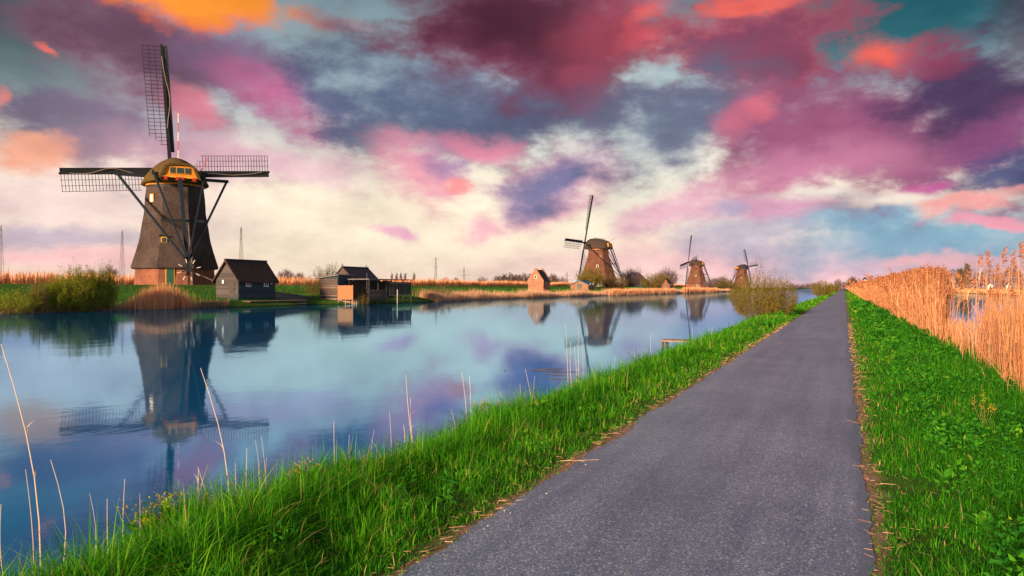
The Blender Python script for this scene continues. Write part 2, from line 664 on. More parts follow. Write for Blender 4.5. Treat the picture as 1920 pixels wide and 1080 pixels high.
def thatch_mat(name, c0, c1, band=1.15):
    """weathered thatch: laid courses, combed streaks and large stains"""
    m, nt, out = new_mat(name)
    t = nt.nodes.new('ShaderNodeTexCoord')
    w = nt.nodes.new('ShaderNodeTexWave')
    w.bands_direction = 'Z'
    w.wave_profile = 'SAW'
    w.inputs['Scale'].default_value = band
    w.inputs['Distortion'].default_value = 4.5
    w.inputs['Detail'].default_value = 3
    w.inputs['Detail Scale'].default_value = 2.5
    nt.links.new(t.outputs['Object'], w.inputs['Vector'])
    st = noise_node(nt, 9, 6, 0.7, (1, 1, .22))
    bl = noise_node(nt, .55, 5, 0.6)
    def mm(op, a_, b_, c_=None):
        n = nt.nodes.new('ShaderNodeMath')
        n.operation = op
        for i, v_ in enumerate((a_, b_, c_)):
            if v_ is None:
                continue
            if isinstance(v_, float):
                n.inputs[i].default_value = v_
            else:
                nt.links.new(v_, n.inputs[i])
        return n.outputs[0]
    h = mm('MULTIPLY_ADD', w.outputs['Fac'], .13, mm('MULTIPLY_ADD', st.outputs['Fac'], .62, mm('MULTIPLY', bl.outputs['Fac'], .65)))
    r = ramp_node(nt, [(0.42, c0), (0.95, c1)])
    nt.links.new(h, r.inputs[0])
    b_ = nt.nodes.new('ShaderNodeBsdfPrincipled')
    nt.links.new(r.outputs[0], b_.inputs['Base Color'])
    b_.inputs['Roughness'].default_value = .95
    b_.inputs['Specular IOR Level'].default_value = .1
    bp = nt.nodes.new('ShaderNodeBump')
    bp.inputs['Strength'].default_value = 1.0
    bp.inputs['Distance'].default_value = .09
    nt.links.new(h, bp.inputs['Height'])
    nt.links.new(bp.outputs[0], b_.inputs['Normal'])
    nt.links.new(b_.outputs[0], out.inputs[0])
    return m


M['thatch'] = thatch_mat('thatch', (.018, .015, .017), (.094, .074, .071))
M['thatch_warm'] = thatch_mat('thatch_warm', (.050, .024, .018), (.180, .088, .062))
M['thatch_cap'] = solid('thatch_cap', (.050, .036, .014), (.120, .085, .030), 4, (1, 1, 3), 0.95, 0.9, 0.06, 0.1, 8)
M['thatch_roof'] = solid('thatch_roof', (.030, .022, .021), (.078, .058, .053), 7, (1, 1, 2), 0.95, 0.9, 0.04, 0.1, 8)
M['tar'] = solid('tarred_wood', (.006, .008, .012), (.018, .024, .034), 7, (1, 1, 1), 0.6, 0.2, 0.01, 0.3)
M['tar_blue'] = solid('blue_black_boards', (.006, .020, .036), (.016, .042, .070), 5, (1, 1, 6), 0.6, 0.3, 0.01, 0.3)
M['beam'] = solid('beam_paint', (.006, .013, .022), (.016, .028, .042), 5, (1, 1, 1), 0.55, 0.2, 0.01, 0.3)
M['orange'] = solid('orange_boards', (.50, .17, .012), (.68, .26, .020), 3, (1, 1, 5), 0.55, 0.2, 0.01, 0.4)
M['red'] = solid('red_paint', (.40, .025, .015), (.55, .045, .02), 4, (1, 1, 1), 0.5, 0.1, 0.01, 0.4)
M['yellow'] = solid('ochre_paint', (.50, .27, .03), (.62, .36, .05), 4, (1, 1, 1), 0.5, 0.1, 0.01, 0.4)
M['green'] = solid('green_paint', (.010, .060, .042), (.020, .095, .065), 4, (1, 1, 5), 0.5, 0.2, 0.01, 0.4)
M['white'] = solid('white_paint', (.62, .60, .56), (.80, .78, .74), 5, (1, 1, 1), 0.5, 0.1, 0.01, 0.4)
M['grey_wood'] = solid('weathered_boards', (.034, .034, .037), (.080, .076, .078), 4, (1, 1, 9), 0.85, 0.5, 0.01, 0.2, 6)
M['dark_wood'] = solid('dark_boards', (.050, .040, .038), (.115, .090, .080), 4, (1, 1, 9), 0.85, 0.5, 0.01, 0.2, 6)
M['jetty'] = solid('jetty_wood', (.17, .12, .10), (.33, .24, .20), 6, (1, 6, 1), 0.85, 0.5, 0.01, 0.2, 6)
M['orange_wood'] = solid('fresh_boards', (.27, .11, .05), (.38, .165, .075), 3, (1, 1, 9), 0.75, 0.3, 0.01, 0.3, 6)
M['slate'] = solid('dark_roof', (.020, .020, .030), (.050, .045, .058), 8, (1, 1, 4), 0.7, 0.4, 0.02, 0.3)
M['felt'] = solid('roof_felt', (.11, .105, .11), (.20, .19, .19), 6, (1, 1, 1), 0.8, 0.3, 0.01, 0.2)
M['stone'] = solid('stone_block', (.075, .070, .080), (.17, .155, .16), 6, (1, 1, 1), 0.85, 0.6, 0.02, 0.2, 6)
M['steel'] = solid('mast_steel', (.12, .115, .13), (.20, .19, .205), 3, (1, 1, 1), 0.6, 0, 0, 0.4)
M['glass'] = solid('window_glass', (.010, .030, .040), (.025, .055, .065), 2, (1, 1, 1), 0.1, 0, 0, 0.5)
M['tarp'] = solid('blue_tarpaulin', (.02, .09, .12), (.04, .15, .18), 5, (1, 1, 1), 0.5, 0.5, 0.03, 0.4)
M['rope'] = solid('pale_rope', (.24, .19, .17), (.36, .30, .27), 20, (1, 1, 1), 0.8, 0, 0, 0.2)
M['cloth_dark'] = solid('dark_clothes', (.015, .016, .022), (.03, .03, .04), 6, (1, 1, 1), 0.9, 0, 0, 0.2)
M['cloth_red'] = solid('maroon_clothes', (.06, .02, .03), (.10, .03, .04), 6, (1, 1, 1), 0.9, 0, 0, 0.2)
M['skin'] = solid('skin', (.42, .24, .17), (.50, .30, .22), 6, (1, 1, 1), 0.7, 0, 0, 0.3)
M['hair'] = solid('hair', (.03, .02, .015), (.06, .04, .03), 20, (1, 1, 1), 0.8, 0, 0, 0.2)


def brick_mat(name, c0, c1, mortar, scale=1.0):
    m, nt, out = new_mat(name)
    g = nt.nodes.new('ShaderNodeNewGeometry')
    s = nt.nodes.new('ShaderNodeSeparateXYZ')
    t = nt.nodes.new('ShaderNodeTexCoord')
    nt.links.new(t.outputs['Object'], s.inputs[0])
    ad = nt.nodes.new('ShaderNodeMath')
    ad.operation = 'SUBTRACT'
    nt.links.new(s.outputs[0], ad.inputs[0])
    nt.links.new(s.outputs[1], ad.inputs[1])
    cmb = nt.nodes.new('ShaderNodeCombineXYZ')
    nt.links.new(ad.outputs[0], cmb.inputs[0])
    nt.links.new(s.outputs[2], cmb.inputs[1])
    b = nt.nodes.new('ShaderNodeTexBrick')
    nt.links.new(cmb.outputs[0], b.inputs['Vector'])
    b.inputs['Color1'].default_value = (*c0, 1)
    b.inputs['Color2'].default_value = (*c1, 1)
    b.inputs['Mortar'].default_value = (*mortar, 1)
    b.inputs['Scale'].default_value = 4.6 / scale
    b.inputs['Mortar Size'].default_value = 0.014
    n = noise_node(nt, 1.4, 5, 0.6)
    r = ramp_node(nt, [(0.3, (.55, .55, .6)), (0.7, (1.15, 1.1, 1.05))])
    nt.links.new(n.outputs['Fac'], r.inputs[0])
    mx = nt.nodes.new('ShaderNodeMix')
    mx.data_type = 'RGBA'
    mx.blend_type = 'MULTIPLY'
    mx.inputs[0].default_value = 1
    nt.links.new(b.outputs[0], mx.inputs[6])
    nt.links.new(r.outputs[0], mx.inputs[7])
    p = nt.nodes.new('ShaderNodeBsdfPrincipled')
    nt.links.new(mx.outputs[2], p.inputs['Base Color'])
    p.inputs['Roughness'].default_value = 0.9
    p.inputs['Specular IOR Level'].default_value = 0.15
    bp = nt.nodes.new('ShaderNodeBump')
    bp.inputs['Strength'].default_value = 0.5
    bp.inputs['Distance'].default_value = 0.01
    bp.invert = True
    nt.links.new(b.outputs['Fac'], bp.inputs['Height'])
    nt.links.new(bp.outputs[0], p.inputs['Normal'])
    nt.links.new(p.outputs[0], out.inputs[0])
    return m


M['brick'] = brick_mat('brick', (.26, .095, .055), (.19, .075, .050), (.22, .17, .14))
M['brick_pale'] = brick_mat('pale_brick', (.40, .19, .12), (.32, .15, .10), (.34, .25, .20))


def ground_mat():
    m, nt, out = new_mat('ground_soil_and_turf')
    n = noise_node(nt, 2.2, 6, 0.62)
    r = ramp_node(nt, [(0.28, (.030, .055, .012)), (0.5, (.045, .120, .012)), (0.72, (.075, .160, .018))])
    nt.links.new(n.outputs['Fac'], r.inputs[0])
    # bare, littered soil beside the path; wet mud below the waterline
    t = nt.nodes.new('ShaderNodeTexCoord')
    s = nt.nodes.new('ShaderNodeSeparateXYZ')
    nt.links.new(t.outputs['Object'], s.inputs[0])
    n2 = noise_node(nt, 5, 5, 0.65)
    w = nt.nodes.new('ShaderNodeMath')
    w.operation = 'MULTIPLY_ADD'
    nt.links.new(n2.outputs['Fac'], w.inputs[0])
    w.inputs[1].default_value = 0.30
    nt.links.new(s.outputs[0], w.inputs[2])
    c = nt.nodes.new('ShaderNodeMath')
    c.operation = 'ADD'
    nt.links.new(w.outputs[0], c.inputs[0])
    c.inputs[1].default_value = 0.778 - 0.15
    ab = nt.nodes.new('ShaderNodeMath')
    ab.operation = 'ABSOLUTE'
    nt.links.new(c.outputs[0], ab.inputs[0])
    mr = nt.nodes.new('ShaderNodeMapRange')
    nt.links.new(ab.outputs[0], mr.inputs[0])
    mr.inputs[1].default_value = 0.92
    mr.inputs[2].default_value = 1.02
    mr.inputs[3].default_value = 1
    mr.inputs[4].default_value = 0
    n3 = noise_node(nt, 60, 4, 0.7)
    r3 = ramp_node(nt, [(0.3, (.15, .095, .065)), (0.5, (.28, .18, .13)), (0.72, (.44, .32, .24))])
    nt.links.new(n3.outputs['Fac'], r3.inputs[0])
    mx = nt.nodes.new('ShaderNodeMix')
    mx.data_type = 'RGBA'
    nt.links.new(mr.outputs[0], mx.inputs[0])
    nt.links.new(r.outputs[0], mx.inputs[6])
    nt.links.new(r3.outputs[0], mx.inputs[7])
    mz = nt.nodes.new('ShaderNodeMapRange')
    nt.links.new(s.outputs[2], mz.inputs[0])
    mz.inputs[1].default_value = 0.02
    mz.inputs[2].default_value = 0.09
    mz.inputs[3].default_value = 1
    mz.inputs[4].default_value = 0
    mx2 = nt.nodes.new('ShaderNodeMix')
    mx2.data_type = 'RGBA'
    nt.links.new(mz.outputs[0], mx2.inputs[0])
    nt.links.new(mx.outputs[2], mx2.inputs[6])
    mx2.inputs[7].default_value = (.030, .022, .015, 1)
    p = nt.nodes.new('ShaderNodeBsdfPrincipled')
    p.inputs['Roughness'].default_value = 0.95
    p.inputs['Specular IOR Level'].default_value = 0.1
    nt.links.new(mx2.outputs[2], p.inputs['Base Color'])
    bp = nt.nodes.new('ShaderNodeBump')
    bp.inputs['Strength'].default_value = 0.7
    bp.inputs['Distance'].default_value = 0.02
    nt.links.new(n3.outputs['Fac'], bp.inputs['Height'])
    nt.links.new(bp.outputs[0], p.inputs['Normal'])
    nt.links.new(p.outputs[0], out.inputs[0])
    return m


def asphalt_mat():
    m, nt, out = new_mat('worn_asphalt')
    t = nt.nodes.new('ShaderNodeTexCoord')
    v = nt.nodes.new('ShaderNodeTexVoronoi')
    v.inputs['Scale'].default_value = 170
    nt.links.new(t.outputs['Object'], v.inputs['Vector'])
    sep_ = nt.nodes.new('ShaderNodeSeparateColor')
    nt.links.new(v.outputs['Color'], sep_.inputs[0])
    r = ramp_node(nt, [(0.0, (.050, .080, .140)), (0.35, (.100, .152, .242)), (0.72, (.165, .232, .345)), (0.92, (.25, .32, .43)), (1.0, (.68, .72, .78))])
    nt.links.new(sep_.outputs[0], r.inputs[0])
    n = noise_node(nt, 1.1, 6, 0.6)
    r2 = ramp_node(nt, [(0.3, (.74, .75, .80)), (0.5, (.98, .98, 1.0)), (0.72, (1.22, 1.18, 1.16))])
    nt.links.new(n.outputs['Fac'], r2.inputs[0])
    nl = noise_node(nt, 0.9, 4, 0.6, (6, 0.35, 1))
    r4 = ramp_node(nt, [(0.35, (.80, .81, .84)), (0.65, (1.15, 1.13, 1.11))])
    nt.links.new(nl.outputs['Fac'], r4.inputs[0])
    mx = nt.nodes.new('ShaderNodeMix')
    mx.data_type = 'RGBA'
    mx.blend_type = 'MULTIPLY'
    mx.inputs[0].default_value = 1
    nt.links.new(r.outputs[0], mx.inputs[6])
    nt.links.new(r2.outputs[0], mx.inputs[7])
    mx2 = nt.nodes.new('ShaderNodeMix')
    mx2.data_type = 'RGBA'
    mx2.blend_type = 'MULTIPLY'
    mx2.inputs[0].default_value = 1
    nt.links.new(mx.outputs[2], mx2.inputs[6])
    nt.links.new(r4.outputs[0], mx2.inputs[7])
    # darker bluish strip along the reed-side edge, its inner border broken by noise
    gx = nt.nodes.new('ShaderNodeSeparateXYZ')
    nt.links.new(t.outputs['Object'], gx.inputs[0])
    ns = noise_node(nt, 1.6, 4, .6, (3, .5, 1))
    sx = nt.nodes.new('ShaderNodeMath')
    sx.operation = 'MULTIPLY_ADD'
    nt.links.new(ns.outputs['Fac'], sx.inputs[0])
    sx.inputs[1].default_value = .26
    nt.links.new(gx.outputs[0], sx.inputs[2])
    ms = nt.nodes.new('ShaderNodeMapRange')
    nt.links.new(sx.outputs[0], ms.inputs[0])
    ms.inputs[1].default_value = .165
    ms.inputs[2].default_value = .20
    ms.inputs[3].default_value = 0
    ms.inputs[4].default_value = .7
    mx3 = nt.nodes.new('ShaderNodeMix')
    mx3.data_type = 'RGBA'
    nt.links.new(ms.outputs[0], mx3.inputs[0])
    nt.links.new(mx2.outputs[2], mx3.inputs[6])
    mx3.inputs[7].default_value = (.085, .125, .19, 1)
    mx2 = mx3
    p = nt.nodes.new('ShaderNodeBsdfPrincipled')
    p.inputs['Roughness'].default_value = 0.42
    p.inputs['Specular IOR Level'].default_value = 0.75
    nt.links.new(mx2.outputs[2], p.inputs['Base Color'])
    bp = nt.nodes.new('ShaderNodeBump')
    bp.inputs['Strength'].default_value = 0.6
    bp.inputs['Distance'].default_value = 0.004
    nt.links.new(sep_.outputs[1], bp.inputs['Height'])
    nt.links.new(bp.outputs[0], p.inputs['Normal'])
    nt.links.new(p.outputs[0], out.inputs[0])
    return m


def water_mat():
    m, nt, out = new_mat('calm_canal_water')
    n1 = noise_node(nt, 0.6, 3, 0.5, (1, 0.7, 1))
    n2 = noise_node(nt, 7.0, 2, 0.5, (1, 0.6, 1))
    ad = nt.nodes.new('ShaderNodeMath')
    ad.operation = 'MULTIPLY_ADD'
    nt.links.new(n2.outputs['Fac'], ad.inputs[0])
    ad.inputs[1].default_value = 0.16
    nt.links.new(n1.outputs['Fac'], ad.inputs[2])
    bp = nt.nodes.new('ShaderNodeBump')
    n3 = noise_node(nt, .05, 3, .55, (1, .6, 1))       # calm lanes and wind-ruffled patches
    mr = nt.nodes.new('ShaderNodeMapRange')
    nt.links.new(n3.outputs['Fac'], mr.inputs[0])
    mr.inputs[1].default_value = .42
    mr.inputs[2].default_value = .64
    mr.inputs[3].default_value = .025
    mr.inputs[4].default_value = .13
    nt.links.new(mr.outputs[0], bp.inputs['Strength'])
    bp.inputs['Distance'].default_value = 0.05
    nt.links.new(ad.outputs[0], bp.inputs['Height'])
    fr = nt.nodes.new('ShaderNodeFresnel')
    fr.inputs['IOR'].default_value = 1.45
    nt.links.new(bp.outputs[0], fr.inputs['Normal'])
    pw = nt.nodes.new('ShaderNodeMath')
    pw.operation = 'POWER'
    nt.links.new(fr.outputs[0], pw.inputs[0])
    pw.inputs[1].default_value = 0.5
    pw.use_clamp = True
    g = nt.nodes.new('ShaderNodeBsdfGlossy')
    g.inputs['Color'].default_value = (.44, .74, 1.0, 1)
    g.inputs['Roughness'].default_value = 0.042
    nt.links.new(bp.outputs[0], g.inputs['Normal'])
    d = nt.nodes.new('ShaderNodeBsdfDiffuse')
    d.inputs['Color'].default_value = (.003, .17, .48, 1)
    mx = nt.nodes.new('ShaderNodeMixShader')
    nt.links.new(pw.outputs[0], mx.inputs[0])
    nt.links.new(d.outputs[0], mx.inputs[1])
    nt.links.new(g.outputs[0], mx.inputs[2])
    nt.links.new(mx.outputs[0], out.inputs[0])
    return m


# ================================================================ ground, path, water
PATH_L, PATH_R, PATH_Z = -1.67, 0.113, 0.24
_ps = [-4000, -160, -90, -82, -58, -50, -45, -43, -41.6, -40.6, -39, -4.2, -3.6, -3.15, -2.6, -1.7, -1.6, .05, .15, 1.6, 2.2, 3.0, 4, 27, 30, 31, 34, 60, 4000]
_pz = [.8, .8, .8, 1.72, 1.72, .85, .62, .42, .14, -.3, -1, -1, -.28, .06, .19, .222, .222, .222, .222, .2, .1, -.2, -.8, -.8, -.2, .3, .6, .8, .8]
_bt = [-200, 0, 38, 41.5, 47.5, 50, 54, 62, 70, 80, 110, 190, 260, 4000]
_bo = [-1, -1, -1, .6, .6, -1.2, 2.5, 3.5, 1.5, 0, 0, 0.5, 0, 0]


def ground_z(x, y):
    x = np.asarray(x, float)
    y = np.asarray(y, float)
    o = np.interp(y, _bt, _bo) * np.interp(x, [-60, -50, -30, -20], [0, 1, 1, 0])
    return np.interp(x - o, _ps, _pz)


def G(x, y):
    return float(ground_z(x, y))


def build_ground():
    xs = np.unique(np.concatenate([np.array(_ps[1:-1]), np.linspace(-3.9, -1.7, 22), np.linspace(.12, 3, 22), np.linspace(-52, -33, 50),
                                   np.linspace(-95, -52, 12), np.array([-4000, -1500, -600, -300, -200, -130, -110, 45, 90, 200, 500, 1500, 4000]), np.linspace(-38, -4, 6)]))
    ys = np.unique(np.concatenate([np.linspace(-60, 2, 16), np.linspace(2, 30, 90), np.linspace(30, 130, 100), np.linspace(130, 400, 60), np.geomspace(400, 5500, 14)]))
    X, Y = np.meshgrid(xs, ys)
    Z = ground_z(X, Y)
    bump = rng.normal(0, 1, X.shape) * np.where((np.abs(X + .78) > .95) & (np.abs(X + 20) < 30) & (Y < 130), .006, 0)
    V = np.stack([X, Y, Z + bump], -1).reshape(-1, 3)
    nx, ny = len(xs), len(ys)
    i = np.arange(nx * ny).reshape(ny, nx)
    a, b, c, d = i[:-1, :-1].ravel(), i[:-1, 1:].ravel(), i[1:, 1:].ravel(), i[1:, :-1].ravel()
    T = np.concatenate([np.stack([a, b, c], 1), np.stack([a, c, d], 1)])
    o = link('ground', tri_mesh('ground', V, T, None, ground_mat(), True))
    tag(o, 'grassy canal banks, dike and flat polder land', kind='structure')


build_ground()


def build_path():
    ys = np.unique(np.concatenate([np.linspace(-8, 1, 10), np.arange(1, 24, .06), np.arange(24, 120, .5), np.geomspace(120, 900, 30)]))
    us = np.linspace(0, 1, 9)
    el_ = np.cumsum(rng.normal(0, .008, len(ys)))
    er_ = np.cumsum(rng.normal(0, .008, len(ys)))
    def hp(e, k):
        return e - np.convolve(np.pad(e, k, 'edge'), np.ones(2 * k + 1) / (2 * k + 1), 'valid')
    el_ = np.clip(hp(el_, 20), -.045, .045) + rng.normal(0, .006, len(ys))
    er_ = np.clip(hp(er_, 20), -.035, .035) + rng.normal(0, .005, len(ys))
    l, r = PATH_L + el_, PATH_R + er_
    X = l[:, None] * (1 - us) + r[:, None] * us
    Y = np.repeat(ys[:, None], len(us), 1)
    Z = PATH_Z + .014 * (1 - (2 * us - 1) ** 2)[None] - .010 * (np.abs(2 * us - 1) > .99)[None] + 0 * X
    V = np.stack([X, Y, Z], -1).reshape(-1, 3)
    nx, ny = len(us), len(ys)
    i = np.arange(nx * ny).reshape(ny, nx)
    a, b, c, d = i[:-1, :-1].ravel(), i[:-1, 1:].ravel(), i[1:, 1:].ravel(), i[1:, :-1].ravel()
    T = np.concatenate([np.stack([a, b, c], 1), np.stack([a, c, d], 1)])
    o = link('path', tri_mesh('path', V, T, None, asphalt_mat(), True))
    tag(o, 'narrow grey asphalt cycle path running straight along the canal', kind='structure')


build_path()
WATER = water_mat()
for nm, x0, x1, lb in (('canal_water', -46, -2.6, 'calm blue canal between the windmills and the path'),
                       ('canal_water', 2.2, 32, 'calm canal behind the dry reeds')):
    m_ = MB().add([(x0, -60, 0), (x1, -60, 0), (x1, 5000, 0), (x0, 5000, 0)], [(0, 1, 2, 3)])
    tag(m_.obj(nm, WATER), lb, kind='structure')

# ================================================================ windmills
def windmill(px, s, label, front, phase, near, mats, zg=1.72, sc_=1.0, cloth=False, pair=1.0, wide=1.0, stock=1.0, reach=1.0):
    """octagonal thatched polder mill; front = camera-frame heading of the sails"""
    t = on_s(px, s)
    root = empty('windmill', (s, t, zg), label, 'windmill', 'polder windmills along the dike')
    fx, fy = cw(*front)
    fv = Vector((fx, fy, 0)).normalized()
    rv = Vector((fv.y, -fv.x, 0))
    Z = Vector((0, 0, 1))
    cv = Vector((-s, -t, 0)).normalized()          # towards the path
    a0 = math.atan2(cv.y, cv.x)

    def loc(r, f, z):
        return rv * r * sc_ + fv * f * sc_ + Z * z * sc_

    def octo(hw, z, n=8):
        rr = hw / math.sin(R_(67.5)) * sc_
        return [Vector((math.cos(a0 + R_(22.5 + 45 * k)) * rr, math.sin(a0 + R_(22.5 + 45 * k)) * rr, z * sc_)) for k in range(8)]

    prof = [(2.02, 5.03 * wide), (2.65, 4.83 * wide), (3.8, 4.45 * wide), (5.1, 4.08 * wide), (6.6, 3.72 * (wide * .7 + .3)), (8.15, 3.36 * (wide * .5 + .5)), (9.8, 3.10), (11.0, 2.95)]
    body = MB()
    rings = []
    zz = np.linspace(2.02, 11.0, 26)
    for z in zz:
        rings.append(octo(float(np.interp(z, [p[0] for p in prof], [p[1] for p in prof])), z))
    rings = [octo(4.55 * wide, 1.98), octo(4.98 * wide, 1.86)] + rings
    body.loft(rings)
    body.obj('thatched_body', M[mats['body']], root)
    MB().loft([octo(4.72 * wide, -.6), octo(4.66 * wide, 0.2), octo(4.52 * wide, 2.0)]).obj('brick_base', M['brick'], root)

    def ring(rad, z0, z1, name, mat, n=28):
        c = [[Vector((math.cos(2 * math.pi * k / n) * rad * sc_, math.sin(2 * math.pi * k / n) * rad * sc_, z * sc_)) for k in range(n)] for z in (z0, z1)]
        return MB().loft(c).obj(name, M[mat], root)
    ring(3.02, 11.0, 11.25, 'curb_ring', 'tar')
    ring(3.08, 11.25, 11.75, 'cap_ring', 'orange')

    # cap: boat-shaped thatched roof, high at the front, lower at the tail
    stn = [(3.55, 1.9, 2.0), (3.4, 2.6, 2.75), (2.6, 3.15, 3.15), (1.3, 3.5, 3.2), (0, 3.55, 3.08), (-1.4, 3.4, 2.82), (-2.6, 3.0, 2.45), (-3.4, 2.5, 2.1), (-3.75, 2.1, 1.75)]
    crs = []
    for f, w, h in stn:
        sec = []
        for k in range(15):
            u = -1 + 2 * k / 14
            zz_ = h * (1 - abs(u) ** 1.75) ** 0.80 if abs(u) < 1 else 0
            dip = -.12 * abs(u)
            sec.append(loc(w * u, f, 11.62 + dip + zz_))
        for k in range(13):
            u = 1 - 2 * (k + 1) / 14
            sec.append(loc(w * u * .96, f, 11.46))
        crs.append(sec)
    cap = MB().loft(crs).obj('cap', M[mats['cap']], root, True)
    # boarded tail end with three windows
    q = MB()
    q.hexa([loc(-1.78, -3.98, 11.95), loc(1.78, -3.98, 11.95), loc(1.78, -3.55, 11.95), loc(-1.78, -3.55, 11.95),
            loc(-1.28, -3.9, 13.2), loc(1.28, -3.9, 13.2), loc(1.28, -3.4, 13.2), loc(-1.28, -3.4, 13.2)])
    tail_end = q.obj('tail_boards', M['orange'], root)
    if near:
        for x, w in ((-.78, .22), (0, .34), (.72, .22)):
            fr = MB().bar(loc(x, -3.98, 12.28), loc(x, -3.96, 13.02), (w * 2 + .12) * sc_, .12, rv).obj('window', M['yellow'], root)
            MB().bar(loc(x, -4.03, 12.34), loc(x, -4.01, 12.96), w * 2 * sc_, .10, rv).obj('pane', M['glass'], fr)
        for x in (-1.45, -.25, .25, 1.45):
            MB().bar(loc(x, -4.15, 11.72), loc(x, -3.3, 12.0), .34, .34).obj('bracket', M['red'], root)
        MB().bar(loc(-1.8, -4.02, 11.92), loc(1.8, -4.02, 11.92), .1, .16).obj('sill_board', M['yellow'], root)
        # thatch verge hooding the boards
        hood = []
        for f, o in ((-3.3, 0), (-4.12, .02)):
            sec = [loc(-2.15 - o, f, 11.7), loc(-1.5 - o, f, 13.15 + o), loc(-.75, f, 13.5 + o), loc(.75, f, 13.5 + o), loc(1.5 + o, f, 13.15 + o), loc(2.15 + o, f, 11.7),
                   loc(1.82, f, 11.75), loc(1.3, f, 13.05), loc(.7, f, 13.24), loc(-.7, f, 13.24), loc(-1.3, f, 13.05), loc(-1.82, f, 11.75)]
            hood.append(sec)
        hb = MB()
        n0 = 12
        hb.v += [tuple(p) for sec in hood for p in sec]
        for k in range(n0):
            k2 = (k + 1) % n0
            hb.f.append((k, k2, n0 + k2, n0 + k))
        for k in range(5):
            hb.f.append((k, 11 - k, 10 - k, k + 1))
            hb.f.append((n0 + k, n0 + k + 1, n0 + 10 - k, n0 + 11 - k))
        hb.obj('verge', M[mats['cap']], root)
        # lightning rods with red and white bands
        p0 = loc(.15, -1.2, 14.3)
        for k in range(5):
            MB().tube([p0 + Z * k * 1.05, p0 + Z * (k + 1) * 1.05], .045, 5).obj('rod_band', M['red' if k % 2 else 'white'], root)
        MB().tube([loc(2.05, -2.9, 12.4), loc(2.9, -3.6, 14.4)], .05, 5).obj('flagstick', M['red'], root)

    # beams of the tail
    bm = mats['beam']
    tl = loc(0, -10.4 * reach, 1.1)
    joint = loc(0, -9.9 * reach, 2.55)
    MB().bar(loc(0, -3.6, 12.3), tl, .40, .36, rv, .30, .26).obj('tail_pole', M[bm], root)
    MB().bar(loc(-6.0, 1.4, 12.55), loc(6.0, 1.4, 12.55), .34, .34).obj('long_beam', M[bm], root)
    MB().bar(loc(-2.75, -3.2, 12.25), loc(2.75, -3.2, 12.25), .32, .32).obj('short_beam', M[bm], root)
    MB().bar(loc(-2.15, -3.8 - 2.4 * (reach * 3 - 2), 6.95), loc(2.15, -3.8 - 2.4 * (reach * 3 - 2), 6.95), .2, .24).obj('cross_bar', M[bm], root)
    for sgn in (-1, 1):
        MB().bar(loc(sgn * 5.85, 1.4, 12.6), joint + rv * sgn * .12, .23, .23, rv, .18, .18).obj('long_brace', M[bm], root)
        MB().bar(loc(sgn * 2.65, -3.2, 12.6), joint + rv * sgn * .1 + Z * .35, .2, .2, rv, .15, .15).obj('short_brace', M[bm], root)
    # winch wheel on the foot of the tail
    wc = loc(0, -10.75 * reach, 1.55)
    hub = MB().tube([wc - fv * .2, wc + fv * .35], .22, 8).obj('winch', M['beam'], root)
    MB().bar(wc + rv * .0 - Z * 2.0, wc, .16, .16, rv).obj('winch_post', M['beam'], root)
    for k in range(8):
        a = 2 * math.pi * (k + .35) / 8
        d = rv * math.cos(a) + Z * math.sin(a)
        MB().bar(wc - fv * .1 + d * .18, wc - fv * .1 + d * .72, .10, .10).obj('spoke', M['tar'], hub)
        MB().bar(wc - fv * .1 + d * .74, wc - fv * .1 + d * 1.15, .065, .065).obj('spoke_tip', M['white'], hub)
    if near:
        MB().tube([wc + d * 0, loc(3.1, -10.4, .15)], .045, 5).obj('anchor_chain', M['rope'], root)
        MB().tube([loc(.55, -8.6, 2.4), loc(.62, -5.4, 6.9)], .02, 4).obj('brake_rope', M['rope'], root)

    # windshaft and sails
    tau = R_(10)
    ax = fv * math.cos(tau) + Z * math.sin(tau)
    up = -fv * math.sin(tau) + Z * math.cos(tau)
    H = loc(0, 4.35, 13.55)
    MB().tube([H - ax * 4 * sc_, H + ax * .5 * sc_], .38 * sc_, 10).obj('wind_shaft', M['tar'], root)
    for k in range(4):
        ph = R_(phase + 90 * k)
        d = rv * math.cos(ph) + up * math.sin(ph)
        w = -rv * math.sin(ph) + up * math.cos(ph)
        off = ax * (.18 if k % 2 else -.18)
        q_ = stock * (1.0 if k % 2 else pair)              # the two stocks differ in length

        def sp(rad, wd, x=0.0):
            tw = R_(16) * (1 - rad / 14.75)
            return H + off + d * rad * q_ * sc_ + (w * math.cos(tw) - ax * math.sin(tw)) * wd * sc_ + ax * x * sc_
        st = MB()
        st.bar(sp(-.2, 0), sp(14.75, 0), .42 * sc_, .34 * sc_, w, .26 * sc_, .2 * sc_)
        sail = st.obj('sail', M['tar'], root)
        wbd = MB()
        st_r = np.linspace(2.4, 14.6, 7)
        for i in range(6):
            a_, b_ = float(st_r[i]), float(st_r[i + 1])
            p = [sp(a_, -.62, -.1), sp(a_, -.12, 0), sp(b_, -.12, 0), sp(b_, -.62, -.1)]
            wbd.hexa([v - ax * .03 for v in p] + [v + ax * .03 for v in p])
        wbd.obj('wind_board', M['tar'], sail)
        bars = np.arange(3.3, 14.7, .43 if near else .9)
        lat = None
        for i, rad in enumerate(bars):
            wd = 2.05 if rad > 4.2 else .9 + .4 * (rad - 3.2)
            thick = .055 if near else .07
            if near:
                MB().bar(sp(rad, .1), sp(rad, wd), thick, thick, d).obj('crossbar', M['tar'], sail)
            else:
                lat = lat or MB()
                lat.bar(sp(rad, .1), sp(rad, wd), thick, thick, d)
        laths = ((.75, 3.3), (1.4, 3.7), (2.05, 4.2))
        for wd, r0 in laths:
            if near:
                MB().bar(sp(r0, wd), sp(14.6, wd), .05, .05, w).obj('lath', M['tar'], sail)
            else:
                lat.bar(sp(r0, wd), sp(14.6, wd), .07, .07, w)
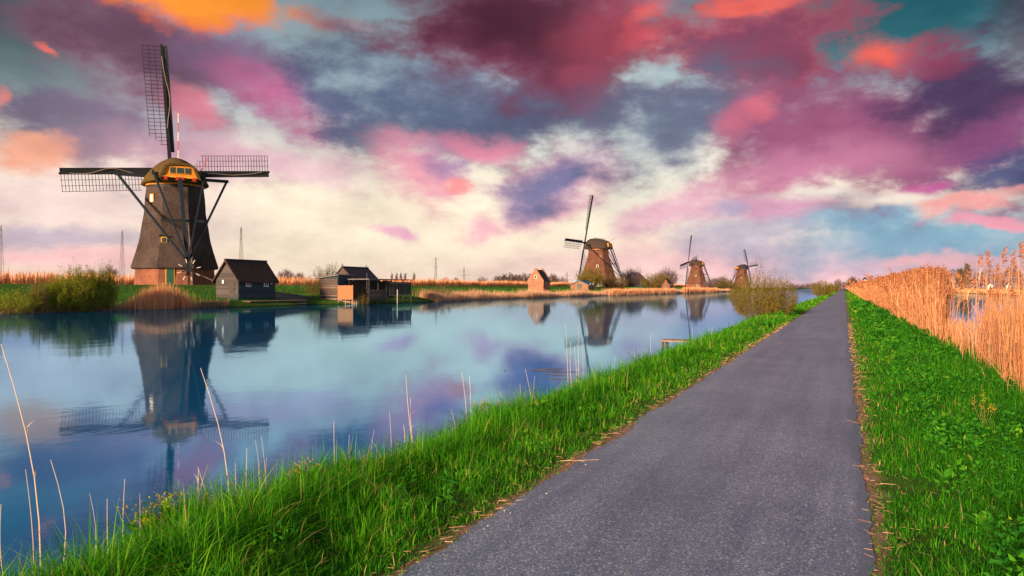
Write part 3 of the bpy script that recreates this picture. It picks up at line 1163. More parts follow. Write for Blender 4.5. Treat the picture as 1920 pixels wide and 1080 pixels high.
        if lat:
            tag(lat.obj('lattice', M['tar'], sail), kind='stuff')
        if near:
            pts = []
            for i in range(13):
                u = i / 12
                pts.append(sp(5.2 + 8.2 * u, -.1 + .16 * math.sin(u * 7 + k) - .30 * math.sin(math.pi * min(1, u * 1.6)) * (u < .62), -.24))
            MB().tube(pts, .032, 5).obj('sail_rope', M['rope'], sail)
        elif cloth:
            MB().bar(sp(4.5, .22, -.15), sp(13.5, .22, -.15), .22, .16, w).obj('rolled_sailcloth', M['tarp'], sail)
    # openings
    def opening(face, z, lat_, w, h, frame, pane, name, proud=.1, base=False, hood_=False):
        an = a0 + R_(45 * face)
        n_ = Vector((math.cos(an), math.sin(an), 0))
        tn = Vector((-n_.y, n_.x, 0))
        apo = (4.60 * wide if base else float(np.interp(z, [p[0] for p in prof], [p[1] for p in prof]))) * sc_
        c = n_ * (apo + proud) + tn * lat_ + Z * z * sc_
        fr = MB().bar(c - Z * h / 2 - n_ * .15, c + Z * h / 2 - n_ * .15, w + .2, .3, tn).obj(name, M[frame], root)
        MB().bar(c - Z * (h / 2 - .04) - n_ * .12, c + Z * (h / 2 - .1) - n_ * .12, w, .3, tn).obj('leaf' if base else 'pane', M[pane], fr)
        if hood_:
            MB().bar(c + Z * (h / 2 + .02) - n_ * .3, c + Z * (h / 2 + .16) + n_ * .12, w + .5, .12, tn).obj('hood', M['tar'], fr)
        return fr
    if near:
        opening(0, .95, -.55, .72, 1.95, 'yellow', 'green', 'door', .06, True)
        opening(0, 5.0, -1.15, .42, .62, 'yellow', 'glass', 'window', .16, False, True)
        opening(-1, 9.7, -.2, .36, .9, 'orange', 'white', 'window', .10, False, False)
    else:
        opening(0, 6.2, -.3, .5, .8, 'white', 'glass', 'window', .16)
        opening(0, 9.0, .5, .4, .7, 'yellow', 'glass', 'window', .12)
        opening(0, .95, .4, .8, 1.9, 'white', 'green', 'door', .06, True)
        # ridge finial and flag pole on the cap
        MB().tube([loc(0, -2.4, 13.4), loc(.2, -5.4, 14.6)], .06, 5).obj('flagstick', M['steel'], root)
    return root


windmill(329, -70, 'large dark thatched windmill with orange boarded cap end, beside the gabled boathouse', (-.52, .854), 5, True, dict(body='thatch', cap='thatch_cap', beam='beam'), pair=.78, wide=.895)
windmill(1122, -68, 'brown thatched windmill with a leafy green bush at its foot', (-.86, .5), 0, False, dict(body='thatch_warm', cap='thatch_roof', beam='tar'), wide=1.10, reach=.78)
windmill(1306, -72, 'thatched windmill with a drooping sail, behind the reedy point', (-.86, .5), 9, False, dict(body='thatch_warm', cap='thatch_roof', beam='tar'), cloth=True, wide=1.08, reach=.78)
windmill(1391, -78, 'smallest looking brown windmill, its foot behind the willow bush', (.96, .28), 4, False, dict(body='thatch_warm', cap='slate', beam='tar'), cloth=True, wide=1.05, sc_=1.32, stock=.76, reach=.78)

# a white mill far down the path
def white_mill(px, depth):
    x, y = at(px, depth)
    root = empty('windmill', (x, y, .7), 'tiny white windmill with dark sails far down the path', 'windmill')
    MB().loft([[(math.cos(2 * math.pi * k / 10) * r, math.sin(2 * math.pi * k / 10) * r, z) for k in range(10)] for r, z in ((3.6, 0), (2.9, 5), (2.3, 10))]).obj('tower', M['white'], root)
    MB().loft([[(math.cos(2 * math.pi * k / 10) * r, math.sin(2 * math.pi * k / 10) * r, z) for k in range(10)] for r, z in ((2.6, 10), (2.2, 11.5), (.6, 12.8))]).obj('cap', M['slate'], root)
    for k in range(4):
        a = R_(20 + 90 * k)
        d = Vector((math.cos(a), .0, math.sin(a)))
        MB().bar(Vector((0, -3, 11.3)), Vector((0, -3, 11.3)) + d * 10, .9, .2).obj('sail', M['tar'], root)


white_mill(1622, 820)


M['pale_post'] = solid('pale_post', (.34, .32, .30), (.48, .45, .42), 5, (1, 1, 1), .7, .1, .01, .3)
ALT = {'weathered_boards': solid('weathered_boards_pale', (.055, .054, .057), (.110, .103, .103), 4, (1, 1, 9), 0.85, 0.5, 0.01, 0.2, 6),
       'dark_boards': solid('dark_boards_pale', (.075, .06, .055), (.15, .12, .105), 4, (1, 1, 9), 0.85, 0.5, 0.01, 0.2, 6),
       'blue_black_boards': solid('blue_black_boards_pale', (.012, .032, .055), (.026, .06, .095), 5, (1, 1, 6), 0.6, 0.3, 0.01, 0.3)}


# ================================================================ huts and waterside works
def plank_rows(parent, p0, p1, z0, z1, n, mat, nrm, name='plank', gable=None, thick=.055):
    """horizontal clapboards from p0 to p1; gable = (apex height) cuts them to a gable"""
    p0, p1, nrm = Vector((*p0, 0)), Vector((*p1, 0)), Vector((*nrm, 0))
    zt = gable if gable else z1
    h = (z1 - z0) / n
    z = z0
    i = 0
    while z < zt - .02:
        a = min(z + h, zt)
        def ext(zz):
            if gable and zz > z1:
                u = (zz - z1) / (gable - z1) * .5
                return p0.lerp(p1, u), p0.lerp(p1, 1 - u)
            return p0, p1
        (b0, b1), (t0, t1) = ext(z + .004), ext(a - .004)
        lo, hi = Vector((0, 0, z + .004)), Vector((0, 0, a - .004))
        o0, o1 = nrm * (thick + rng.uniform(0, .012)), nrm * (thick * .35)
        m = MB().hexa([b0 + lo, b1 + lo, b1 + lo + o0, b0 + lo + o0, t0 + hi, t1 + hi, t1 + hi + o1, t0 + hi + o1])
        m.obj(name, mat if rng.random() < .6 else ALT.get(mat.name, mat), parent)
        z = a
        i += 1


def upright_boards(parent, p0, p1, z0, z1, w, mat, nrm, gap=.012, jit=.02, name='plank', thick=.03):
    p0, p1, nrm = Vector((*p0, 0)), Vector((*p1, 0)), Vector((*nrm, 0))
    n = max(2, int((p1 - p0).length / w))
    for i in range(n):
        a, b = p0.lerp(p1, i / n + gap / w / n), p0.lerp(p1, (i + 1) / n - gap / w / n)
        t = z1 + rng.normal(0, jit)
        lo, hi = Vector((0, 0, z0)), Vector((0, 0, t))
        o = nrm * (thick + rng.uniform(0, .01))
        MB().hexa([a + lo, b + lo, b + lo + o, a + lo + o, a + hi, b + hi, b + hi + o, a + hi + o]).obj(name, mat, parent)


def gabled(name, label, cat, x, y, w, L, z0, ze, zr, wall_mat, side_mat, roof_mat, rows=None, over=.25, thick=.16, group=None):
    """hut with its ridge along y; water side at x, near gable at y"""
    r = empty(name, (x, y, z0), label, cat, group)
    he, hr = ze - z0, zr - z0
    c = MB()
    c.add([(-w, 0, -.4), (0, 0, -.4), (0, L, -.4), (-w, L, -.4), (-w, 0, he), (0, 0, he), (0, L, he), (-w, L, he), (-w / 2, 0, hr), (-w / 2, L, hr)],
          [(0, 1, 5, 8, 4), (2, 3, 7, 9, 6), (1, 2, 6, 5), (3, 0, 4, 7), (0, 3, 2, 1), (4, 8, 9, 7), (8, 5, 6, 9)])
    wall = c.obj('wall', side_mat, r)
    if rows:
        plank_rows(wall, (-w, 0), (0, 0), 0, he, rows, wall_mat, (0, -1), gable=hr - .05)
        plank_rows(wall, (0, 0), (0, L), 0, he, rows, side_mat, (1, 0))
    sl = (hr - he) / (w / 2)
    rf = MB()
    for sg in (-1, 1):
        ex = w / 2 + over
        ez = hr - sl * ex
        pts = []
        for yy in (-over, L + over):
            pts.append([(-w / 2, yy, hr + .02), (-w / 2 + sg * ex, yy, ez + .02), (-w / 2 + sg * ex, yy, ez + thick), (-w / 2, yy, hr + thick * 1.25)])
        rf.hexa([pts[0][0], pts[0][1], pts[1][1], pts[1][0], pts[0][3], pts[0][2], pts[1][2], pts[1][3]])
    roof = rf.obj('roof', roof_mat, r)
    MB().bar((-w / 2, -over - .01, hr + thick * 1.2), (-w / 2, L + over + .01, hr + thick * 1.2), .22, .1).obj('ridge', roof_mat, roof)
    return r


# boathouse beside the big mill
y0 = on_s(447, -43)
bh = gabled('boathouse', 'small gabled boathouse with thatched roof, grey board gable and blue-black side', 'boathouse', -43, y0, 2.3, 4.0, .67, 2.09, 3.48, M['grey_wood'], M['tar_blue'], M['thatch_roof'], 11)
for yy, w in ((.75, .5), (2.7, .5)):
    f = MB().box(.03, .085, yy, yy + w, .86, 1.32).obj('window', M['white'], bh)
    MB().box(.06, .098, yy + .06, yy + w / 2 - .025, .92, 1.26).obj('pane', M['glass'], f)
    MB().box(.06, .098, yy + w / 2 + .025, yy + w - .06, .92, 1.26).obj('pane', M['glass'], f)
MB().tube([(.05, 3.5, 1.15), (.16, 3.5, 1.15)], .09, 8).obj('lamp', M['white'], bh)
MB().box(-1.62, -1.46, -.09, -.04, 1.1, 1.38).obj('lamp', M['white'], bh)
d_ = MB().box(-.95, -.30, -.075, -.045, .05, 1.25).obj('hatch', M['grey_wood'], bh)
MB().box(-.42, -.36, -.10, -.075, .6, .72).obj('handle', M['tar'], d_)

# landing stage
js = empty('landing_stage', (-42.9, y0, 0), 'low plank landing stage on posts in front of the boathouse', 'jetty')
for i in range(22):
    MB().box(.05 + rng.uniform(-.03, 0), 1.35 + rng.uniform(0, .08), -.3 + i * .3, -.3 + i * .3 + .275, .36, .41).obj('plank', M['jetty'], js)
for yy in np.arange(-.2, 6.4, .8):
    MB().tube([(1.25, yy, -.7), (1.25, yy, .43)], .055, 6).obj('post', M['dark_wood'], js)
MB().bar((1.22, -.3, .31), (1.22, 6.25, .31), .08, .1).obj('beam', M['dark_wood'], js)
MB().bar((1.30, -.3, .12), (1.30, 6.25, .12), .05, .12).obj('beam', M['jetty'], js)

# stone wall stepping back from the water, then timber sheet piling
xw0, yw0 = -43.4, y0 + 4.2
xw1, yw1 = -43.6, on_s(583, -43.6)
wl_ = empty('retaining_wall', (xw0, yw0, 0), 'dark stone retaining wall sloping down beside the boathouse', 'wall')
nst = 11
for j in range(5):
    for i in range(nst):
        u0, u1 = i / nst, (i + 1) / nst
        top = 1.05 - .55 * (u0 + u1) / 2
        zz0, zz1 = -.3 + j * .29, -.3 + (j + 1) * .29 - .015
        if zz0 > top:
            continue
        sh = .5 / nst * (j % 2)
        a, b = u0 + sh, min(1.04, u1 + sh)
        dx, dy = xw1 - xw0, yw1 - yw0
        jx = rng.uniform(-.02, .03)
        MB().box(dx * (a + b) / 2 - .25 + jx, dx * (a + b) / 2 + .1 + jx, dy * a + .01, dy * b - .01, zz0, min(zz1, top + .1)).obj('stone', M['stone'], wl_)
MB().bar((-.05, 0, 1.12), (xw1 - xw0 - .05, yw1 - yw0, .6), .42, .09).obj('coping', M['felt'], wl_)
sp_ = empty('sheet_piling', (xw1, yw1, 0), 'timber sheet piling along the bank below the huts', 'wall')
ye = on_s(668, -39.3)
upright_boards(sp_, (0, 0), (-39.2 - xw1, ye - yw1), -.5, .48, .2, M['jetty'], (.75, -.65), name='plank')
MB().bar((.02, 0, .46), (-39.2 - xw1 + .02, ye - yw1, .46), .12, .08).obj('cap_rail', M['jetty'], sp_)

# lean-to hut with felt roof
ya, yb = on_s(633, -41), on_s(660, -41)
hut = empty('hut', (-41, ya, .62), 'low board hut with sloping felt roof behind the orange board fence', 'hut')
w_, L_ = 1.95, yb - ya
c = MB().hexa([(-w_, 0, -.3), (0, 0, -.3), (0, L_, -.3), (-w_, L_, -.3), (-w_, 0, 1.62), (0, 0, 1.88), (0, L_, 1.88), (-w_, L_, 1.62)])
wall = c.obj('wall', M['tar_blue'], hut)
plank_rows(wall, (-w_, 0), (0, 0), 0, 1.62, 9, M['dark_wood'], (0, -1))
plank_rows(wall, (0, 0), (0, L_), 0, 1.86, 10, M['tar_blue'], (1, 0))
MB().hexa([(-w_ - .2, -.2, 1.64), (.2, -.2, 1.93), (.2, L_ + .2, 1.93), (-w_ - .2, L_ + .2, 1.64), (-w_ - .2, -.2, 1.72), (.2, -.2, 2.02), (.2, L_ + .2, 2.02), (-w_ - .2, L_ + .2, 1.72)]).obj('roof', M['felt'], hut)
MB().bar((-w_ - .02, -.06, .82), (.0, -.06, .82), .05, .06).obj('rail', M['jetty'], hut)
MB().bar((-w_ - .02, -.06, .12), (.0, -.06, .12), .05, .06).obj('rail', M['jetty'], hut)

yf0 = ya - .35
fen = empty('board_fence', (-39.5, yf0, .35), 'bright orange horizontal board fence in front of the lean-to hut', 'fence')
for i in range(8):
    ww = 1.9
    MB().box(-1.22, .44, -.02, .012 + rng.uniform(0, .008), .06 + i * .155, .06 + i * .155 + .148).obj('plank', M['orange_wood'], fen)
for x_ in (-1.16, -.4, .36):
    MB().box(x_ - .04, x_ + .04, .022, .09, -.4, 1.32).obj('post', M['jetty'], fen)

# dark house behind
yh = on_s(655, -47)
dh = gabled('shed', 'dark shed with steep dark roof behind the lean-to hut', 'shed', -46.2, yh, 3.2, 4.2, .85, 2.15, 3.55, M['brick_pale'], M['tar_blue'], M['slate'], None, .18, .09)
plank_rows(dh.children[0], (0, 0), (0, 4.2), 0, 1.3, 8, M['tar_blue'], (1, 0))
plank_rows(dh.children[0], (-3.2, 0), (0, 0), 0, 1.3, 8, M['dark_wood'], (0, -1), gable=2.66)
for yy in (0, 4.2):
    MB().bar((-1.6, yy - .12, 2.75), (-1.6, yy - .12, 3.05), .07, .07).obj('finial', M['tar'], dh)

# open boat shelter
yo0, yo1 = on_s(692, -38.6), on_s(770, -38.6)
Lo = yo1 - yo0
os_ = empty('boat_shelter', (-38.6, yo0, .45), 'open flat-roofed boat shelter on posts with a slatted end', 'shelter')
MB().box(-2.4, .15, -.2, Lo + .2, 1.72, 1.80).obj('roof', M['felt'], os_)
for yy in np.linspace(0, Lo, 6):
    MB().tube([(0, yy, -.9), (0, yy, 1.72)], .04, 6).obj('post', M['grey_wood'], os_)
    MB().tube([(-2.2, yy, -.5), (-2.2, yy, 1.72)], .05, 6).obj('post', M['dark_wood'], os_)
upright_boards(os_, (-2.25, 0), (-2.25, Lo), -.1, 1.66, .3, M['dark_wood'], (1, 0))
upright_boards(os_, (-.03, Lo * .47), (-.03, Lo), .25, 1.55, .17, M['grey_wood'], (1, 0), gap=.03)
MB().bar((.06, Lo * .45, 1.45), (.06, Lo, 1.45), .06, .08).obj('rail', M['jetty'], os_)
MB().bar((.06, Lo * .45, .3), (.06, Lo, .3), .06, .08).obj('rail', M['jetty'], os_)
fl = empty('picket_fence', (-38.3, yo0 - .6, .3), 'weathered picket fence at the open end of the boat shelter', 'fence')
upright_boards(fl, (0, 0), (0, Lo * .42), 0, .92, .16, M['grey_wood'], (1, 0), gap=.035, jit=.03, name='picket')
MB().bar((-.03, 0, .78), (-.03, Lo * .42, .78), .05, .07).obj('rail', M['jetty'], fl)
MB().bar((-.03, 0, .2), (-.03, Lo * .42, .2), .05, .07).obj('rail', M['jetty'], fl)
def lone_post(px, s, z0, z1, r, mat, label):
    y = on_s(px, s)
    o = MB().tube([(0, 0, z0), (0, 0, (z0 + z1) / 2), (.01, 0, z1 - .05), (.01, 0, z1)], [r, r * .95, r * .9, r * .5], 8).obj('mooring_post', M[mat])
    o.location = (s, y, 0)
    tag(o, label, 'post')
lone_post(745, -37.6, -.6, 1.30, .045, 'pale_post', 'white mooring post in the water before the boat shelter')
lone_post(688, -39.0, .2, 2.75, .05, 'grey_wood', 'tall thin pole between the dark shed and the boat shelter')
lone_post(771, -37.9, -.6, 1.2, .06, 'dark_wood', 'dark mooring post at the far corner of the boat shelter')

# brick hut with parapet gables
yb0 = on_s(1019, -46)
bk = gabled('brick_hut', 'small red brick hut with steep dark roof and raised gable', 'hut', -46, yb0, 2.8, 3.0, .62, 2.55, 4.35, M['brick_pale'], M['brick_pale'], M['slate'], None, .05, .10)
for yy in (-.13, 2.95):
    MB().add([(-2.9, yy, 1.7), (.1, yy, 1.7), (.1, yy, 2.05), (-1.15, yy, 3.85), (-1.15, yy, 4.15), (-1.65, yy, 4.15), (-1.65, yy, 3.85), (-2.9, yy, 2.05),
              (-2.9, yy + .22, 1.7), (.1, yy + .22, 1.7), (.1, yy + .22, 2.05), (-1.15, yy + .22, 3.85), (-1.15, yy + .22, 4.15), (-1.65, yy + .22, 4.15), (-1.65, yy + .22, 3.85), (-2.9, yy + .22, 2.05)],
             [tuple(range(8)), tuple(range(15, 7, -1))] + [(i, 8 + i, 8 + (i + 1) % 8, (i + 1) % 8) for i in range(8)]).obj('gable_parapet', M['brick_pale'], bk)
f = MB().box(-1.62, -1.18, -.17, -.05, 2.4, 2.95).obj('window', M['white'], bk)
MB().box(-1.56, -1.24, -.18, -.06, 2.46, 2.89).obj('pane', M['glass'], f)

# buildings round the farther mills
def far_house(px, s, w, L, z0, ze, zr, wall, roof, label, name='house'):
    y = on_s(px, s)
    h = gabled(name, label, 'house', s, y, w, L, z0, ze, zr, M[wall], M[wall], M[roof], None, .3, .18)
    f_ = MB().box(-w * .62, -w * .38, -.06, .02, .1, 1.6).obj('door', M['green'], h)
    for yy in (L * .25, L * .65):
        g_ = MB().box(-.02, .05, yy, yy + .7, .9, 1.7).obj('window', M['white'], h)
        MB().box(.0, .06, yy + .08, yy + .62, .98, 1.62).obj('pane', M['glass'], g_)
    return h
far_house(1205, -58, 7, 9, 1.5, 3.0, 6.2, 'tar_blue', 'thatch_roof', 'dark barn with a big thatched roof among bare bushes')
far_house(1352, -60, 5, 7, 1.2, 3.0, 5.6, 'brick_pale', 'slate', 'little brick house with dark roof between two windmills')
far_house(1103, -50, 4.0, 5.0, .8, 2.0, 2.9, 'brick_pale', 'tarp', 'low boat hut with blue-green roof under the leafy bush', 'boat_hut')
far_house(1256, -47, 2.5, 2.5, .8, 2.2, 4.0, 'brick', 'slate', 'tiny reddish hut at the tip of the reed bank', 'hut')

# ================================================================ masts far behind
def mast(px, ytop, depth, width, arms, label, group, z0=.8):
    x, y = at(px, depth)
    top = zat(ytop, depth)
    h = top - z0
    r = empty('lattice_mast', (x, y, z0), label, 'mast', group, rz=TH)
    t = max(.10, depth * .00032)
    leg = {}
    for sx in (-1, 1):
        for sy in (-1, 1):
            MB().bar((sx * width / 2, sy * width / 2, 0), (sx * width * .09, sy * width * .09, h), t, t).obj('leg', M['steel'], r)
    n = 9
    br = MB()
    for i in range(n):
        u = i / n
        w0, w1 = width * (1 - .82 * u) / 2, width * (1 - .82 * (i + 1) / n) / 2
        for sy in (-1, 1):
            a, b = (-1, 1) if i % 2 else (1, -1)
            br.bar((a * w0, sy * w0, h * u), (b * w1, sy * w1, h * (i + 1) / n), t * .7, t * .7)
            br.bar((-w1, sy * w1, h * (i + 1) / n), (w1, sy * w1, h * (i + 1) / n), t * .7, t * .7)
    br.obj('bracing', M['steel'], r)
    for (za, la) in arms:
        a = MB()
        a.bar((-la, 0, h * za), (la, 0, h * za), t, t)
        a.bar((-la, 0, h * za), (0, 0, h * za + la * .25), t * .7, t * .7)
        a.bar((la, 0, h * za), (0, 0, h * za + la * .25), t * .7, t * .7)
        a.obj('cross_arm', M['steel'], r)
    MB().box(-t * 1.6, t * 1.6, -t * 1.6, t * 1.6, h, h + t * 5).obj('mast_head', M['steel'], r)
    return r


mast(229, 434, 420, 2.6, [(.82, .7), (.93, .6)], 'slim steel lattice mast behind the green bushes, near the big mill', 'far lattice masts')
mast(452, 427, 420, 2.6, [(.82, .7), (.95, .6)], 'slim steel lattice mast rising above the boathouse roof', 'far lattice masts')
mast(2, 424, 420, 2.4, [(.8, .7), (.93, .6)], 'slim steel lattice mast at the far reed field edge, away from the mills', 'far lattice masts')
mast(817, 484, 820, 3.4, [(.70, 2.6), (.97, 2.4)], 'far pylon with two short arms behind the reed field', 'far lattice masts')
mast(870, 502, 1000, 4, [(.62, 9), (.85, 6)], 'small far pylon with wide arms beside the taller two-armed pylon', 'far lattice masts')
mast(1063, 512, 1100, 4, [(.55, 9), (.85, 6)], 'small far pylon between the brick hut and the brown windmill', 'far lattice masts')
mast(1266, 508, 1000, 5, [(.45, 14), (.72, 10)], 'far pylon with broad arms beside the windmill with drooping sail', 'far lattice masts')
def wires(p, q, n, label):
    r = empty('power_line', (0, 0, 0), label, 'power line')
    for k in range(n):
        a, b = Vector(p) + Vector((0, 0, -2.2 * k)), Vector(q) + Vector((0, 0, -2.2 * k))
        pts = []
        for i in range(13):
            u = i / 12
            v = a.lerp(b, u)
            v.z -= 4.5 * 4 * u * (1 - u)
            pts.append(v)
        MB().tube(pts, .045, 3).obj('wire', M['steel'], r)
pA, pB = at(2, 420), at(229, 420)
wires((*pA, zat(440, 420)), (*pB, zat(446, 420)), 2, 'sagging wires strung between the lattice masts left of the big mill'.replace(' left of', ' beside'))

# ================================================================ small jetty on the near bank
yj = on_s(1268, -3.65)
nj = empty('jetty', (-3.7, yj, 0), 'small weathered fishing platform at the grassy bank', 'jetty')
for i in range(4):
    MB().box(-.28 + rng.uniform(-.03, .03), .42, -.28 + i * .14, -.28 + i * .14 + .125, .15, .185).obj('plank', M['jetty'], nj)
for yy in (-.22, .22):
    MB().tube([(-.22, yy, -.5), (-.22, yy, .15)], .035, 6).obj('post', M['dark_wood'], nj)

# ================================================================ two walkers far down the path
def walker(x, y, h, coat, label, step):
    me = bpy.data.meshes.new('person')
    k = h / 1.75
    pts = [(0, 0, .95), (0, 0, 1.18), (0, 0, 1.40), (0, 0, 1.50), (.09, 0, .92), (.10, .10 * step, .50), (.10, -.02 * step, .07), (.10, .10 * step + .10, .03),
           (-.09, 0, .92), (-.10, -.06 * step, .50), (-.10, -.22 * step, .09), (-.10, -.12 * step, .03),
           (.19, 0, 1.40), (.25, -.03, 1.13), (.24, .07, .88), (-.19, 0, 1.40), (-.25, .03, 1.13), (-.24, .05, .88), (0, .01, 1.57)]
    ed = [(0, 1), (1, 2), (2, 3), (0, 4), (4, 5), (5, 6), (6, 7), (0, 8), (8, 9), (9, 10), (10, 11), (2, 12), (12, 13), (13, 14), (2, 15), (15, 16), (16, 17), (3, 18)]
    rad = [.15, .15, .16, .06, .10, .07, .05, .04, .10, .07, .05, .04, .08, .055, .04, .08, .055, .04, .055]
    me.from_pydata([tuple(c * k for c in p) for p in pts], ed, [])
    o = link('person', me)
    sk = o.modifiers.new('skin', 'SKIN')
    for i, v in enumerate(me.skin_vertices[0].data):
        v.radius = (rad[i] * k, rad[i] * k * .85)
        v.use_root = i == 0
    sb_ = o.modifiers.new('smooth', 'SUBSURF')
    sb_.levels = sb_.render_levels = 1
    me.materials.append(M[coat])
    o.location = (x, y, PATH_Z + .012)
    hd = MB()
    rings = []
    for i in range(7):
        a = math.pi * i / 6
        rr = max(.004, math.sin(a) * .085 * k)
        rings.append([(math.cos(2 * math.pi * j / 8) * rr, math.sin(2 * math.pi * j / 8) * rr * 1.15, (1.64 - math.cos(a) * .115) * k) for j in range(8)])
    hd.loft(rings).obj('head', M['skin'], o, True)
    hr_ = MB().loft([[(math.cos(2 * math.pi * j / 8) * rr * k, (math.sin(2 * math.pi * j / 8) * rr * 1.2 - .012) * k, zz * k) for j in range(8)] for rr, zz in ((.092, 1.62), (.095, 1.68), (.075, 1.745), (.02, 1.77))])
    hr_.obj('hair', M['hair'], o, True)
    tag(o, label, 'person')
    return o


walker(-1.15, 262, 1.76, 'cloth_dark', 'person in dark clothes walking on the path, on the side of the mills', 1)
walker(-.35, 266, 1.70, 'cloth_red', 'person in dark reddish clothes walking on the path, on the side of the reeds', -1)

# ================================================================ vegetation
def uni(a, b, n):
    return rng.uniform(a, b, n)


def patch_noise(x, y, f):
    return (np.sin(x * f * 1.7 + 1.3 * np.sin(y * f)) + np.sin(y * f * 2.3 + 2.1 * np.sin(x * f * 1.1 + 4)) + np.sin((x + y) * f * .9 + 1)) / 3


def pts_of(x, y, dz=0.0):
    return np.stack([x, y, ground_z(x, y) + dz], 1)


# ---- verge grass: thick tufts towards the water, short at the path
def verge(name, label, x0, x1, t0, t1, n, hx, hh, p=1.25, tuft=12, spread=.045, wide=.0052, segs=4, shift=(0, 1)):
    v = Veg()
    m = n // tuft
    u = rng.random(m)
    q = 1 - p
    tt = (t0 ** q + u * (t1 ** q - t0 ** q)) ** (1 / q)
    xx = uni(x0, x1, m)
    k = 1 + .6 * patch_noise(xx, tt, 2.2) + .45 * patch_noise(xx + 5, tt * 1.3, 5.1)
    size = np.clip(k, .5, 1.7) * uni(.6, 1.3, m)
    x = np.repeat(xx, tuft) + rng.normal(0, spread, m * tuft) * np.repeat(np.maximum(1, tt / 7), tuft)
    y = np.repeat(tt, tuft) + rng.normal(0, spread, m * tuft) * np.repeat(np.maximum(1, tt / 7), tuft)
    edge = np.minimum(np.abs(x - PATH_L), np.abs(x - PATH_R))
    H = np.interp(x, hx, hh) * np.repeat(size, tuft) * uni(.55, 1.15, m * tuft)
    keep = ((x < PATH_L + .02) | (x > PATH_R - .02)) & (x > x0 - .1) & (x < x1 + .1)
    keep &= rng.random(m * tuft) < np.clip(edge / .11, .3, 1)
    W = wide * np.maximum(1, y / 6.5) * uni(.6, 1.5, m * tuft)
    bend = np.abs(rng.normal(.8, .5, m * tuft))
    tint = np.clip(np.repeat(uni(.0, .85, m), tuft) * (shift[1] - shift[0]) + shift[0] + rng.normal(0, .13, m * tuft), 0, .95)
    tint = np.where(rng.random(m * tuft) < np.interp(edge, [0, .15, .5], [.16, .06, .02]), 1.0, tint)
    P = pts_of(x, y, -.012)
    v.blades(P[keep], H[keep], W[keep], bend[keep], tint[keep], segs)
    o = link(name, v.mesh(name, M['grass']))
    tag(o, label, 'grass', kind='stuff')


hxL, hhL = [-3.6, -3.2, -2.6, -2.15, -1.85, -1.66], [.20, .25, .23, .14, .07, .035]
hxR, hhR = [.09, .2, .5, .8, 1.2, 1.9, 2.4], [.03, .05, .075, .12, .19, .24, .26]
verge('grass', 'lush green grass on the canal verge beside the path', -3.5, -1.64, .7, 28, 135000, hxL, hhL, 1.3)
verge('grass', 'green grass along the canal verge farther down the path', -3.5, -1.64, 26, 300, 18000, hxL, hhL, 1.6, 8, .05, .006, 3)
verge('grass', 'green grass on the verge between the path and the reeds', .10, 2.4, 2.9, 28, 125000, hxR, hhR, 1.25, 10, .05, .005, 3, (-.12, .68))
verge('grass', 'green grass along the reed verge farther down the path', .10, 2.3, 26, 300, 15000, hxR, hhR, 1.6, 8, .06, .006, 3)

# ---- broad-leaved weeds
def weeds(name, label, x0, x1, t0, t1, n, hmax, ll):
    v = Veg()
    q = -.2
    u = rng.random(n)
    tt = (t0 ** q + u * (t1 ** q - t0 ** q)) ** (1 / q)
    xx = uni(x0, x1, n)
    ok = patch_noise(xx, tt, 1.9) > .02
    xx, tt = xx[ok], tt[ok]
    n = len(xx)
    c = 13
    hgt = hmax * uni(.45, 1.1, n)
    P = pts_of(np.repeat(xx, c) + rng.normal(0, .035, n * c), np.repeat(tt, c) + rng.normal(0, .035, n * c))
    P[:, 2] += np.repeat(hgt, c) * uni(.1, .95, n * c)
    sc_ = np.repeat(rng.gamma(4, .25, n) * np.maximum(1, tt / 9), c)
    v.leaves(P, ll * sc_ * uni(.7, 1.3, n * c), ll * .55 * sc_ * uni(.7, 1.2, n * c), np.clip(np.repeat(uni(.1, .8, n), c) + rng.normal(0, .12, n * c), 0, .97), .15)
    o = link(name, v.mesh(name, M['weed']))
    tag(o, label, 'weeds', kind='stuff')


weeds('weeds', 'low broad-leaved weeds among the verge grass by the reeds', .6, 2.4, 3.0, 60, 6500, .25, .027)
weeds('weeds', 'low broad-leaved weeds among the canal verge grass', -3.3, -1.95, .8, 40, 900, .18, .028)

# single dock plants with long leaves
def dock(x, y, h, n, label, mat='weed'):
    r = empty('dock_plant', (x, y, G(x, y) - .01), label, 'plant', 'dock plants in the verges')
    for i in range(n):
        a = 2 * math.pi * i / n + rng.uniform(-.3, .3)
        L, w = h * rng.uniform(.75, 1.15), h * rng.uniform(.20, .28)
        dx, dy = math.cos(a), math.sin(a)
        rise = rng.uniform(.55, .95)
        V, T = [], []
        for j in range(6):
            u = j / 5
            ww = w * math.sin(math.pi * min(.98, .06 + u * .94)) ** .8 * .5
            rad = L * (u * (1 - rise * .45) * .8)
            z = L * rise * (u - .42 * u * u)
            for sg in (-1, 0, 1):
                V.append((dx * rad - dy * ww * sg, dy * rad + dx * ww * sg, z + abs(sg) * ww * .35 + rng.normal(0, .002)))
            if j:
                b = (j - 1) * 3
                for k in (0, 1):
                    T += [(b + k, b + k + 1, b + k + 4), (b + k, b + k + 4, b + k + 3)]
        me = tri_mesh('leaf', np.array(V), np.array(T), np.full(len(V), rng.uniform(.45, .95)), M[mat], True)
        link('leaf', me, r)


DOCK = 'dock plant with long pale green leaves in the verge grass'
for px, py, h in ((290, 1015, .20), (205, 960, .22), (560, 975, .2), (895, 835, .22), (690, 905, .18), (1045, 770, .22)):
    d = F * (EYE - .22) / (py - 540)
    dock(*at(px, d), h, 7, DOCK + ' beside the canal')
for px, py, h in ((1790, 800, .22), (1830, 880, .2), (1770, 905, .18), (1690, 760, .2), (1850, 1000, .22), (1730, 690, .22)):
    d = F * (EYE - .22) / (py - 540)
    dock(*at(px, d), h, 7, DOCK + ' beside the reeds')

